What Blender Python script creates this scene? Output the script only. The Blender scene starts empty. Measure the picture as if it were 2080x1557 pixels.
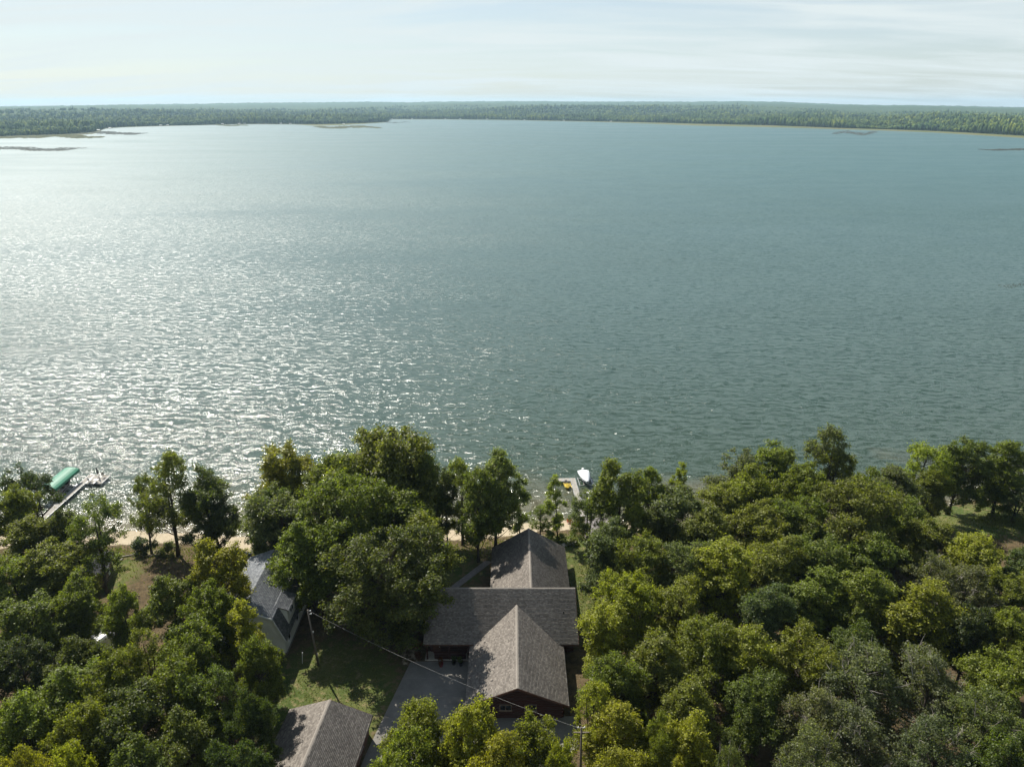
import bpy, math, random
import numpy as np
from mathutils import Vector, Matrix

scene = bpy.context.scene
C = scene.collection
RAD = math.radians

# ------------------------------------------------------------------ camera
CAM_H = 68.0
PITCH = RAD(21.5)
FPX = 1440.0                       # focal length in pixels of the 2080 px wide photograph
cam_d = bpy.data.cameras.new('camera')
cam_d.sensor_width = 36.0
cam_d.lens = 36.0 * FPX / 2080.0
cam_d.clip_start = 0.5
cam_d.clip_end = 40000.0
cam = bpy.data.objects.new('camera', cam_d)
cam.location = (0, 0, CAM_H)
cam.rotation_euler = (math.pi / 2 - PITCH, 0, 0)
C.objects.link(cam)
scene.camera = cam

# ------------------------------------------------------------------ sky and sun
SUN_EL, SUN_AZ = RAD(48), RAD(-37)        # azimuth from +Y, negative = to the left
world = bpy.data.worlds.new('World')
scene.world = world
world.use_nodes = True
wn, wl = world.node_tree.nodes, world.node_tree.links
wn.clear()
w_out = wn.new('ShaderNodeOutputWorld')
w_bg = wn.new('ShaderNodeBackground'); w_bg.inputs['Strength'].default_value = 0.064
sky = wn.new('ShaderNodeTexSky'); sky.sky_type = 'NISHITA'; sky.sun_disc = False
sky.sun_elevation = SUN_EL; sky.sun_rotation = SUN_AZ
sky.altitude = 400; sky.air_density = 1.0; sky.dust_density = 1.2; sky.ozone_density = 1.0
w_tc = wn.new('ShaderNodeTexCoord')
w_sep = wn.new('ShaderNodeSeparateXYZ'); wl.new(w_tc.outputs['Generated'], w_sep.inputs[0])
def wmath(op, a, b=None, clamp=False):
    n = wn.new('ShaderNodeMath'); n.operation = op; n.use_clamp = clamp
    for k, v in ((0, a), (1, b)):
        if v is None: continue
        if isinstance(v, (int, float)): n.inputs[k].default_value = v
        else: wl.new(v, n.inputs[k])
    return n.outputs[0]
w_z = wmath('ADD', wmath('MAXIMUM', w_sep.outputs['Z'], 0.0), 0.10)
w_cx = wmath('DIVIDE', w_sep.outputs['X'], w_z)
w_cy = wmath('DIVIDE', w_sep.outputs['Y'], w_z)
w_comb = wn.new('ShaderNodeCombineXYZ'); wl.new(w_cx, w_comb.inputs[0]); wl.new(w_cy, w_comb.inputs[1])
w_map = wn.new('ShaderNodeMapping'); w_map.inputs['Scale'].default_value = (0.42, 1.35, 1.0)
w_map.inputs['Rotation'].default_value = (0, 0, RAD(12)); wl.new(w_comb.outputs[0], w_map.inputs[0])
w_noise = wn.new('ShaderNodeTexNoise'); w_noise.inputs['Scale'].default_value = 1.1
w_noise.inputs['Detail'].default_value = 8; w_noise.inputs['Roughness'].default_value = 0.6
w_noise.inputs['Distortion'].default_value = 0.6; wl.new(w_map.outputs[0], w_noise.inputs[0])
w_ramp = wn.new('ShaderNodeMapRange'); w_ramp.inputs['From Min'].default_value = 0.38; w_ramp.inputs['From Max'].default_value = 0.62
w_ramp.inputs['To Min'].default_value = 0.52; w_ramp.inputs['To Max'].default_value = 1.0
wl.new(w_noise.outputs[0], w_ramp.inputs['Value'])
w_mix = wn.new('ShaderNodeMix'); w_mix.data_type = 'RGBA'
w_thin = wn.new('ShaderNodeMapRange'); w_thin.interpolation_type = 'SMOOTHSTEP'
w_thin.inputs['From Min'].default_value = 0.0; w_thin.inputs['From Max'].default_value = 0.75
w_thin.inputs['To Min'].default_value = 1.0; w_thin.inputs['To Max'].default_value = 0.27
wl.new(w_sep.outputs['Z'], w_thin.inputs['Value'])
w_fac = wmath('MULTIPLY', w_ramp.outputs[0], w_thin.outputs[0], True)
wl.new(w_fac, w_mix.inputs['Factor'])
w_tint = wn.new('ShaderNodeMix'); w_tint.data_type = 'RGBA'; w_tint.blend_type = 'MULTIPLY'; w_tint.inputs['Factor'].default_value = 1.0
wl.new(sky.outputs[0], w_tint.inputs[6]); w_tint.inputs[7].default_value = (0.92, 1.0, 1.06, 1)
wl.new(w_tint.outputs[2], w_mix.inputs[6])
w_mix.inputs[7].default_value = (7.6, 8.4, 8.5, 1)        # thin bright cirrus veil, thickest towards the horizon
wl.new(w_mix.outputs[2], w_bg.inputs['Color'])
wl.new(w_bg.outputs[0], w_out.inputs['Surface'])

sun_d = bpy.data.lights.new('sun', 'SUN')
sun_d.energy = 5.0; sun_d.angle = RAD(0.55); sun_d.color = (1.0, 0.95, 0.86)
sun = bpy.data.objects.new('sun', sun_d)
to_sun = Vector((math.sin(SUN_AZ) * math.cos(SUN_EL), math.cos(SUN_AZ) * math.cos(SUN_EL), math.sin(SUN_EL)))
sun.rotation_euler = to_sun.to_track_quat('Z', 'Y').to_euler()
sun.location = (-200, 200, 300)
C.objects.link(sun)

scene.view_settings.view_transform = 'Standard'
scene.view_settings.look = 'None'
scene.view_settings.exposure = 0.7
scene.view_settings.gamma = 1.0
scene.view_settings.use_curve_mapping = False
scene.cycles.use_denoising = True
scene.cycles.max_bounces = 6
scene.cycles.diffuse_bounces = 2
scene.cycles.glossy_bounces = 2
scene.cycles.transmission_bounces = 2
scene.cycles.volume_bounces = 0
scene.cycles.transparent_max_bounces = 4
scene.cycles.caustics_reflective = False
scene.cycles.caustics_refractive = False
scene.cycles.sample_clamp_indirect = 4.0

rng = np.random.default_rng(7)
random.seed(7)

# ------------------------------------------------------------------ pixel of the photograph -> place in the world
def ray(x, y):
    u, v = (x - 1040) / FPX, (y - 778.5) / FPX
    return (u, math.cos(PITCH) - v * math.sin(PITCH), -math.sin(PITCH) - v * math.cos(PITCH))
def at(x, y, z):
    d = ray(x, y); t = (z - CAM_H) / d[2]
    return Vector((d[0] * t, d[1] * t, z))
def at_dist(x, y, Y):
    d = ray(x, y); t = Y / d[1]
    return Vector((d[0] * t, Y, CAM_H + d[2] * t))

# ------------------------------------------------------------------ object helpers
def tag(o, label=None, cat=None, group=None, kind=None):
    if label: o['label'] = label
    if cat: o['category'] = cat
    if group: o['group'] = group
    if kind: o['kind'] = kind
    return o
def empty(name, loc=(0, 0, 0), rz=0.0):
    o = bpy.data.objects.new(name, None); o.empty_display_size = 0.5
    o.location = loc; o.rotation_euler = (0, 0, rz); C.objects.link(o); return o
def link(name, me, mat=None, parent=None, loc=None):
    o = bpy.data.objects.new(name, me)
    if mat is not None and not me.materials: me.materials.append(mat)
    if parent: o.parent = parent
    if loc is not None: o.location = loc
    C.objects.link(o); return o
def np_mesh(name, V, F, smooth=False):
    V = np.asarray(V, np.float32); F = np.asarray(F, np.int32)
    me = bpy.data.meshes.new(name)
    n, k = F.shape
    me.vertices.add(len(V)); me.vertices.foreach_set('co', V.ravel())
    me.loops.add(n * k); me.loops.foreach_set('vertex_index', F.ravel())
    me.polygons.add(n)
    me.polygons.foreach_set('loop_start', np.arange(0, n * k, k, dtype=np.int32))
    if smooth: me.polygons.foreach_set('use_smooth', np.ones(n, bool))
    me.update(calc_edges=True)
    return me
class MB:
    """collects boxes, tubes and polygons into one mesh"""
    def __init__(s): s.v, s.f = [], []
    def poly(s, pts):
        b = len(s.v); s.v += [tuple(p) for p in pts]; s.f.append(tuple(range(b, b + len(pts)))); return s
    def box(s, c, d, rz=0.0, M=None):
        x, y, z = d[0] / 2, d[1] / 2, d[2] / 2
        b = len(s.v); cr, sr = math.cos(rz), math.sin(rz)
        for k in range(8):
            px, py, pz = (x if k & 1 else -x), (y if k & 2 else -y), (z if k & 4 else -z)
            p = Vector((c[0] + px * cr - py * sr, c[1] + px * sr + py * cr, c[2] + pz))
            s.v.append(tuple(M @ p if M else p))
        for q in ((0, 2, 3, 1), (4, 5, 7, 6), (0, 1, 5, 4), (2, 6, 7, 3), (0, 4, 6, 2), (1, 3, 7, 5)):
            s.f.append(tuple(b + i for i in q))
        return s
    def slab(s, pts, t):
        """polygon (list of points, counter-clockwise seen from outside) given thickness t inwards along its normal"""
        pts = [Vector(p) for p in pts]
        n = (pts[1] - pts[0]).cross(pts[2] - pts[0]).normalized()
        b, k = len(s.v), len(pts)
        s.v += [tuple(p) for p in pts] + [tuple(p - n * t) for p in pts]
        s.f.append(tuple(range(b, b + k))); s.f.append(tuple(range(b + 2 * k - 1, b + k - 1, -1)))
        for i in range(k):
            j = (i + 1) % k
            s.f.append((b + i, b + k + i, b + k + j, b + j))
        return s
    def tube(s, pts, radii, n=6, cap=True):
        pts = [Vector(p) for p in pts]
        if isinstance(radii, (int, float)): radii = [radii] * len(pts)
        b = len(s.v)
        for i, p in enumerate(pts):
            d = (pts[min(i + 1, len(pts) - 1)] - pts[max(i - 1, 0)])
            d = d.normalized() if d.length > 1e-9 else Vector((0, 0, 1))
            a = d.orthogonal().normalized() if abs(d.z) < 0.99 else Vector((1, 0, 0))
            if i: a = (pa - d * pa.dot(d)).normalized() if (pa - d * pa.dot(d)).length > 1e-6 else a
            pa = a; c = d.cross(a)
            for k in range(n):
                t = 2 * math.pi * k / n
                s.v.append(tuple(p + (a * math.cos(t) + c * math.sin(t)) * radii[i]))
        for i in range(len(pts) - 1):
            for k in range(n):
                q = b + i * n; k2 = (k + 1) % n
                s.f.append((q + k, q + k2, q + n + k2, q + n + k))
        if cap:
            s.f.append(tuple(b + k for k in range(n - 1, -1, -1)))
            e = b + (len(pts) - 1) * n
            s.f.append(tuple(e + k for k in range(n)))
        return s
    def loft(s, rings, closed=True, caps=True):
        b = len(s.v); n = len(rings[0])
        for r in rings: s.v += [tuple(p) for p in r]
        for i in range(len(rings) - 1):
            for k in range(n if closed else n - 1):
                k2 = (k + 1) % n
                s.f.append((b + i * n + k, b + i * n + k2, b + (i + 1) * n + k2, b + (i + 1) * n + k))
        if caps and closed:
            s.f.append(tuple(b + k for k in range(n - 1, -1, -1)))
            e = b + (len(rings) - 1) * n
            s.f.append(tuple(e + k for k in range(n)))
        return s
    def mesh(s, name, smooth=False):
        me = bpy.data.meshes.new(name); me.from_pydata(s.v, [], s.f)
        if smooth: me.polygons.foreach_set('use_smooth', np.ones(len(me.polygons), bool))
        me.update(); return me
    def build(s, name, mat, parent=None, loc=None, smooth=False):
        return link(name, s.mesh(name, smooth), mat, parent, loc)

# ------------------------------------------------------------------ materials
class NT:
    def __init__(s, name):
        s.m = bpy.data.materials.new(name); s.m.use_nodes = True
        s.n, s.l = s.m.node_tree.nodes, s.m.node_tree.links
        s.n.clear(); s.out = s.n.new('ShaderNodeOutputMaterial')
    def set(s, sock, v):
        if isinstance(v, bpy.types.NodeSocket): s.l.new(v, sock)
        elif isinstance(v, (tuple, list)) and len(v) == 3 and sock.type == 'RGBA': sock.default_value = (*v, 1)
        else: sock.default_value = v
    def math(s, op, a, b=0.0, clamp=False):
        n = s.n.new('ShaderNodeMath'); n.operation = op; n.use_clamp = clamp
        s.set(n.inputs[0], a); s.set(n.inputs[1], b); return n.outputs[0]
    def vec(s, op, a, b=None):
        n = s.n.new('ShaderNodeVectorMath'); n.operation = op
        s.set(n.inputs[0], a)
        if b is not None: s.set(n.inputs[1], b)
        return n.outputs[0]
    def pos(s): return s.n.new('ShaderNodeNewGeometry').outputs['Position']
    def island(s): return s.n.new('ShaderNodeNewGeometry').outputs['Random Per Island']
    def attr(s, name):
        n = s.n.new('ShaderNodeAttribute'); n.attribute_name = name; return n.outputs['Fac']
    def noise(s, vec, scale=1.0, detail=2.0, rough=0.5, dims='3D', distort=0.0):
        n = s.n.new('ShaderNodeTexNoise'); n.noise_dimensions = dims
        s.set(n.inputs['Vector'], vec); n.inputs['Scale'].default_value = scale
        n.inputs['Detail'].default_value = detail; n.inputs['Roughness'].default_value = rough
        n.inputs['Distortion'].default_value = distort
        return n.outputs[0], n.outputs[1]
    def mapping(s, vec, scale=(1, 1, 1), rot=(0, 0, 0), loc=(0, 0, 0)):
        n = s.n.new('ShaderNodeMapping'); s.set(n.inputs[0], vec)
        n.inputs['Scale'].default_value = scale; n.inputs['Rotation'].default_value = rot; n.inputs['Location'].default_value = loc
        return n.outputs[0]
    def mix(s, f, a, b, mode='MIX'):
        n = s.n.new('ShaderNodeMix'); n.data_type = 'RGBA'; n.blend_type = mode
        s.set(n.inputs['Factor'], f); s.set(n.inputs[6], a); s.set(n.inputs[7], b); return n.outputs[2]
    def range(s, v, a, b, c=0.0, d=1.0):
        n = s.n.new('ShaderNodeMapRange'); s.set(n.inputs['Value'], v)
        for k, x in (('From Min', a), ('From Max', b), ('To Min', c), ('To Max', d)): n.inputs[k].default_value = x
        return n.outputs[0]
    def bump(s, h, strength=0.3, dist=0.05):
        n = s.n.new('ShaderNodeBump'); n.inputs['Strength'].default_value = strength; n.inputs['Distance'].default_value = dist
        s.l.new(h, n.inputs['Height']); return n.outputs[0]
    def pbr(s, col, rough=0.7, spec=0.3, metal=0.0, normal=None):
        n = s.n.new('ShaderNodeBsdfPrincipled')
        s.set(n.inputs['Base Color'], col); s.set(n.inputs['Roughness'], rough)
        n.inputs['Specular IOR Level'].default_value = spec; n.inputs['Metallic'].default_value = metal
        if normal is not None: s.l.new(normal, n.inputs['Normal'])
        return n.outputs[0]
    def end(s, sh): s.l.new(sh, s.out.inputs['Surface']); return s.m

def worn(name, col, rough=0.7, spec=0.3, scale=3.0, vary=0.35, metal=0.0, fine=25.0):
    """a plain material with blotchy wear and fine grain"""
    t = NT(name)
    tc = t.n.new('ShaderNodeTexCoord').outputs['Object']
    a, _ = t.noise(tc, scale, 4, 0.6); b, _ = t.noise(tc, fine, 2, 0.6)
    f = t.math('ADD', t.range(a, 0.3, 0.7, 1 - vary, 1 + vary * 0.6), t.range(b, 0.3, 0.7, -vary * 0.35, vary * 0.35))
    c = t.mix(1.0, col, f, 'MULTIPLY')
    return t.end(t.pbr(c, rough, spec, metal, t.bump(b, 0.25, 0.01)))

# water: wave slopes come from stretched noise fields, so that chop keeps its steepness at any distance
t = NT('lake_water')
P = t.pos()
gust, _ = t.noise(t.mapping(P, (0.004, 0.010, 1), (0, 0, RAD(-14))), 1.0, 3, 0.55, '2D')
gust = t.range(gust, 0.3, 0.7, 0.66, 1.26)
def slopes(scale, rot, detail, rough=0.5):
    _, c = t.noise(t.mapping(P, scale, (0, 0, RAD(rot))), 1.0, detail, rough, '2D')
    return t.vec('SUBTRACT', c, (0.5, 0.5, 0.5))
w1 = t.vec('MULTIPLY', slopes((0.15, 0.46, 1), 11, 1.5), (0.40, 0.60, 0.0))
w2 = t.vec('MULTIPLY', slopes((0.50, 1.35, 1), -10, 2.0), (1.15, 1.30, 0.0))
w3 = t.vec('MULTIPLY', slopes((3.2, 5.2, 1), 4, 2.0, 0.6), (2.3, 2.1, 0.0))
# long crests rolling in before the wind
wt = t.n.new('ShaderNodeTexWave'); wt.wave_type = 'BANDS'; wt.bands_direction = 'Y'; wt.wave_profile = 'SIN'
t.l.new(t.mapping(P, (1, 1, 1), (0, 0, RAD(5))), wt.inputs['Vector'])
for k_, v_ in (('Scale', 0.112), ('Distortion', 9.0), ('Detail', 2.0), ('Detail Scale', 1.7), ('Detail Roughness', 0.55)): wt.inputs[k_].default_value = v_
grp, _ = t.noise(t.mapping(P, (0.045, 0.11, 1)), 1.0, 2, 0.5, '2D')
crest = t.math('MULTIPLY', t.math('SUBTRACT', wt.outputs['Fac'], 0.5), t.range(grp, 0.3, 0.7, 0.10, 0.50))
w0 = t.n.new('ShaderNodeCombineXYZ'); t.l.new(crest, w0.inputs[1])
w = t.vec('ADD', t.vec('ADD', t.vec('ADD', w1, w2), w3), w0.outputs[0])
gv = t.n.new('ShaderNodeVectorMath'); gv.operation = 'SCALE'
sp = t.n.new('ShaderNodeSeparateXYZ'); t.l.new(P, sp.inputs[0])
fetch = t.math('LOGARITHM', t.math('MAXIMUM', t.math('SUBTRACT', sp.outputs['Y'], 60.0), 1.0), 10.0)   # offshore the steep chop gives way to fine wind ripple
t.l.new(w, gv.inputs[0]); t.l.new(t.math('MULTIPLY', gust, t.range(fetch, 2.1, 3.1, 1.0, 0.22)), gv.inputs['Scale'])
nrm = t.vec('NORMALIZE', t.vec('ADD', gv.outputs[0], (0, 0, 1)))
shore = t.math('SUBTRACT', sp.outputs['Y'], t.math('ADD', t.math('ADD', t.math('MULTIPLY', sp.outputs['X'], 0.055), t.math('MULTIPLY', t.math('MAXIMUM', t.math('SUBTRACT', sp.outputs['X'], 50.0), 0.0), 0.08)), 105.4))
bn, _ = t.noise(t.mapping(P, (0.03, 0.06, 1)), 1.0, 4, 0.6, '2D')
shore = t.math('ADD', shore, t.range(bn, 0.3, 0.7, -9, 9))
deep = t.mix(t.range(bn, 0.35, 0.65), (0.036, 0.092, 0.097), (0.046, 0.104, 0.106))
mid = t.mix(t.range(fetch, 1.75, 2.9), (0.028, 0.046, 0.026), deep)
colr = t.mix(t.range(shore, -6, 20), (0.15, 0.122, 0.068), mid)
water_mat = None
pb = t.n.new('ShaderNodeBsdfPrincipled')
t.set(pb.inputs['Base Color'], colr); t.set(pb.inputs['Roughness'], t.math('MULTIPLY', t.range(fetch, 1.9, 2.9, 0.16, 0.57), t.range(gust, 0.66, 1.26, 0.88, 1.10)))
pb.inputs['IOR'].default_value = 1.43; t.l.new(nrm, pb.inputs['Normal'])
water_mat = t.end(pb.outputs[0])

# near ground: sand, grass and forest floor by weights stored on the mesh
t = NT('near_ground'); P = t.pos()
a, _ = t.noise(P, 0.16, 4, 0.6); b, _ = t.noise(P, 1.3, 4, 0.65); c_, _ = t.noise(P, 11.0, 3, 0.7)
grass = t.mix(t.range(a, 0.35, 0.65), (0.055, 0.080, 0.020), (0.105, 0.110, 0.036))
grass = t.mix(t.range(b, 0.52, 0.70), grass, (0.19, 0.155, 0.080))
grass = t.mix(1.0, grass, t.range(c_, 0.25, 0.75, 0.6, 1.45), 'MULTIPLY')
floor = t.mix(t.range(b, 0.35, 0.65), (0.060, 0.045, 0.026), (0.125, 0.092, 0.050))
floor = t.mix(1.0, floor, t.range(c_, 0.25, 0.75, 0.6, 1.4), 'MULTIPLY')
sand = t.mix(t.range(b, 0.3, 0.7), (0.33, 0.275, 0.19), (0.42, 0.355, 0.255))
wob = t.range(b, 0.3, 0.7, -0.22, 0.22)
g1 = t.mix(t.range(t.math('ADD', t.attr('wood'), wob), 0.35, 0.65), grass, floor)
g2 = t.mix(t.range(t.math('ADD', t.attr('sand'), wob), 0.40, 0.60), g1, sand)
M_ground = t.end(t.pbr(g2, 0.95, 0.1, 0, t.bump(t.math('ADD', c_, b), 0.5, 0.12)))

t = NT('far_ground'); P = t.pos()
a, _ = t.noise(P, 0.012, 4, 0.6); b, _ = t.noise(P, 0.05, 3, 0.6)
wood = t.mix(t.range(b, 0.35, 0.65), (0.024, 0.044, 0.018), (0.062, 0.092, 0.026))
reed = t.mix(t.range(a, 0.35, 0.65), (0.10, 0.115, 0.035), (0.155, 0.135, 0.060))
M_far = t.end(t.pbr(t.mix(t.attr('wood'), reed, wood), 0.95, 0.1))

def foliage(name, tint_by_object=True, col=(0.05, 0.08, 0.02), trans=0.46, spread=0.55):
    t = NT(name)
    if tint_by_object: base = t.n.new('ShaderNodeObjectInfo').outputs['Color']
    else: base = col
    r = t.island()
    k = t.math('ADD', t.math('MULTIPLY', r, spread * 2), 1 - spread)
    c = t.mix(1.0, base, k, 'MULTIPLY')
    # every few leaves are turning yellow
    r2 = t.math('FRACT', t.math('MULTIPLY', r, 37.0))
    P = t.pos(); a, _ = t.noise(P, 0.45, 2, 0.5)
    turn = t.math('MULTIPLY', t.range(r2, 0.80, 1.0), t.range(a, 0.42, 0.66))
    c = t.mix(t.math('MULTIPLY', turn, 0.55), c, (0.20, 0.165, 0.022))
    lite = t.mix(1.0, c, (2.0, 2.1, 0.62), 'MULTIPLY')
    d = t.pbr(c, 0.52, 0.35)
    tr = t.n.new('ShaderNodeBsdfTranslucent'); t.l.new(lite, tr.inputs[0])
    m = t.n.new('ShaderNodeMixShader'); m.inputs[0].default_value = trans
    t.l.new(d, m.inputs[1]); t.l.new(tr.outputs[0], m.inputs[2])
    return t.end(m.outputs[0])
M_leaf = foliage('broad_leaves')
M_grassblade = foliage('shore_grass_blades', False, (0.10, 0.115, 0.030), 0.35)

t = NT('far_trees'); r = t.island()
cr = t.n.new('ShaderNodeValToRGB'); t.l.new(r, cr.inputs[0])
els = cr.color_ramp.elements
els[0].position = 0.0; els[0].color = (0.018, 0.036, 0.016, 1)
els[1].position = 1.0; els[1].color = (0.150, 0.175, 0.040, 1)
for p_, c_ in ((0.25, (0.032, 0.056, 0.020, 1)), (0.6, (0.064, 0.098, 0.026, 1)), (0.88, (0.105, 0.136, 0.032, 1))):
    e = els.new(p_); e.color = c_
P = t.pos(); a, _ = t.noise(P, 0.0045, 3, 0.6)
fc = t.mix(1.0, cr.outputs[0], t.mix(t.range(a, 0.38, 0.62), (0.62, 0.78, 0.95), (1.35, 1.22, 0.85)), 'MULTIPLY')
M_fartree = t.end(t.pbr(fc, 0.9, 0.1))

t = NT('bark'); tc = t.n.new('ShaderNodeTexCoord').outputs['Object']
a, _ = t.noise(t.mapping(tc, (6, 6, 1.2)), 1.0, 4, 0.65)
M_bark = t.end(t.pbr(t.mix(t.range(a, 0.3, 0.7), (0.035, 0.027, 0.020), (0.115, 0.095, 0.075)), 0.95, 0.1, 0, t.bump(a, 0.6, 0.05)))
M_bark_pale = worn('pale_dead_bark', (0.30, 0.27, 0.23), 0.9, 0.1, 2.0)

def shingle_mat(name, dark, light, tint):
    t = NT(name); r = t.island(); P = t.pos()
    a, _ = t.noise(P, 0.25, 3, 0.6); b, _ = t.noise(P, 14.0, 2, 0.6)
    c = t.mix(r, dark, light)
    c = t.mix(t.range(t.math('FRACT', t.math('MULTIPLY', r, 17.0)), 0.72, 0.9), c, tint)
    c = t.mix(1.0, c, t.range(a, 0.3, 0.7, 0.86, 1.10), 'MULTIPLY')
    c = t.mix(1.0, c, t.range(b, 0.25, 0.75, 0.8, 1.2), 'MULTIPLY')
    return t.end(t.pbr(c, 0.92, 0.15, 0, t.bump(b, 0.3, 0.01)))
M_sh_brown = shingle_mat('brown_shingles', (0.130, 0.115, 0.101), (0.200, 0.178, 0.156), (0.232, 0.208, 0.181))
M_sh_grey = shingle_mat('slate_grey_shingles', (0.120, 0.128, 0.140), (0.195, 0.205, 0.215), (0.235, 0.240, 0.245))
M_sh_dark = shingle_mat('dark_shed_shingles', (0.060, 0.062, 0.070), (0.105, 0.105, 0.112), (0.13, 0.125, 0.125))
M_deckroof = worn('roof_deck', (0.10, 0.085, 0.07), 0.9)
M_log = worn('stained_log', (0.052, 0.014, 0.009), 0.55, 0.35, 1.5, 0.45, 0, 9.0)
M_logcore = worn('log_chinking', (0.028, 0.012, 0.009), 0.9)
M_fascia = worn('brown_fascia', (0.105, 0.050, 0.036), 0.7)
M_cream = worn('cream_siding', (0.66, 0.66, 0.57), 0.7, 0.3, 0.7, 0.12)
M_white = worn('white_paint', (0.76, 0.76, 0.74), 0.5, 0.4, 1.5, 0.10)
M_found = worn('concrete_block', (0.20, 0.18, 0.16), 0.9)
M_tanwall = worn('tan_siding', (0.20, 0.145, 0.10), 0.8)
M_conc = worn('driveway_concrete', (0.19, 0.177, 0.156), 0.9, 0.2, 0.6, 0.22, 0, 8.0)
M_slab = worn('pale_concrete_slab', (0.42, 0.38, 0.32), 0.9, 0.2, 1.2, 0.2)
M_gravel = worn('grey_gravel', (0.22, 0.20, 0.19), 0.95, 0.1, 2.0, 0.3)
M_pole = worn('weathered_pole', (0.17, 0.145, 0.12), 0.9, 0.1, 1.5)
M_dark = worn('black_metal', (0.020, 0.020, 0.022), 0.5)
M_alu = worn('aluminium', (0.55, 0.56, 0.57), 0.4, 0.5, 2.0, 0.15, 0.7)
M_deck = worn('weathered_dock_boards', (0.32, 0.30, 0.265), 0.85, 0.2, 2.5, 0.28, 0, 14.0)
M_green = worn('green_canopy_vinyl', (0.028, 0.175, 0.100), 0.5, 0.4, 1.0, 0.12)
M_cover = worn('white_boat_cover', (0.72, 0.74, 0.76), 0.6, 0.3, 1.2, 0.10)
M_hull = worn('white_hull', (0.70, 0.71, 0.72), 0.25, 0.5, 1.2, 0.06)
M_hulld = worn('maroon_hull', (0.085, 0.030, 0.030), 0.25, 0.5, 1.2, 0.1)
M_yellow = worn('yellow_hull', (0.48, 0.35, 0.04), 0.3, 0.5, 1.2, 0.08)
M_redtub = worn('dark_red_tub', (0.16, 0.018, 0.015), 0.6)
M_trim = worn('brown_trim', (0.22, 0.17, 0.13), 0.6)
M_red = worn('red_plastic', (0.62, 0.035, 0.025), 0.45, 0.4, 1.2, 0.12)
M_blue = worn('blue_hull', (0.035, 0.075, 0.16), 0.4, 0.4, 1.2, 0.15)
M_tanch = worn('tan_chair_fabric', (0.42, 0.36, 0.28), 0.8)
M_wire = worn('pale_cable', (0.36, 0.35, 0.33), 0.5, 0.4)
t = NT('window_glass'); M_glass = t.end(t.pbr((0.012, 0.014, 0.018), 0.06, 0.6))

# ------------------------------------------------------------------ near land and lake
def shore_y(x): return 105.2 + 0.052 * np.clip(x, -120, 160) + 0.08 * np.clip(x - 50, 0, 100) + 1.1 * np.sin(x / 13.0 + 0.8) + 0.6 * np.sin(x / 5.1)
def ss(v): v = np.clip(v, 0, 1); return v * v * (3 - 2 * v)
def ground_z(x, y):
    d = shore_y(x) - y
    z = np.where(d < 0, 0.10 * d, 0.75 * ss(d / 7.0) + 1.75 * ss((d - 4.5) / 8.0))
    return z
def axis(fine_a, fine_b, step, far):
    c = np.arange(fine_a, fine_b + step * 0.5, step)
    lo = fine_a - np.geomspace(step, far, 24)[::-1]; hi = fine_b + np.geomspace(step, far, 24)
    return np.concatenate([lo, c, hi])
gx = axis(-150, 150, 1.25, 2600)
gy_n = np.concatenate([-np.geomspace(40, 2600, 16)[::-1], np.arange(-30, 40, 5.0), np.arange(40, 120.1, 1.0)])
GX, GY = np.meshgrid(gx, gy_n)
sink = shore_y(GX) + 14
GY2 = np.minimum(GY, sink)
GZ = ground_z(GX, GY2) + np.where((GY2 < 42) | (np.abs(GX) > 60), 0.12 * np.sin(GX * 0.31) * np.cos(GY2 * 0.27), 0.0)
nx, ny = len(gx), len(gy_n)
idx = np.arange(nx * ny).reshape(ny, nx)
F = np.stack([idx[:-1, :-1], idx[:-1, 1:], idx[1:, 1:], idx[1:, :-1]], -1).reshape(-1, 4)
me = np_mesh('ground', np.stack([GX, GY2, GZ], -1).reshape(-1, 3), F, True)
D_in = (shore_y(GX) - GY2).ravel()
sandw = 1 - ss((D_in - 2.2) / 3.0)
def blob(cx, cy, rx, ry): return np.exp(-(((GX - cx) / rx) ** 2 + ((GY2 - cy) / ry) ** 2)).ravel()
sandw = sandw * (1 - 0.85 * ss((GX.ravel() - 30) / 25))
sandw = np.clip(sandw + 0.55 * blob(-58, 95, 4, 3) + 0.5 * blob(-45, 96.5, 8, 1.8) + 0.5 * blob(-13.0, 72, 2.2, 4) + 0.5 * blob(4, 99.5, 9, 3), 0, 1)
lawn = np.clip(blob(-22, 65, 8, 9) + blob(11.5, 85, 4.5, 12) + blob(12, 52, 4, 6) + 1.0 * blob(86, 105, 24, 7) + 0.6 * blob(-60, 88, 5, 6) + 0.5 * blob(-10, 90, 8, 8) + 0.5 * blob(9, 96, 6, 5), 0, 1)
woodw = np.clip(1 - 1.5 * lawn, 0, 1)
for nm, val in (('sand', sandw), ('wood', woodw)):
    at_ = me.attributes.new(nm, 'FLOAT', 'POINT'); at_.data.foreach_set('value', val.astype(np.float32))
tag(link('ground', me, M_ground), kind='structure')

wx = 14000.0
me = np_mesh('lake_water', [(-wx, 60, 0), (wx, 60, 0), (wx, 13000, 0), (-wx, 13000, 0)], [(0, 1, 2, 3)])
tag(link('lake_water', me, water_mat), kind='structure')

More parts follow.
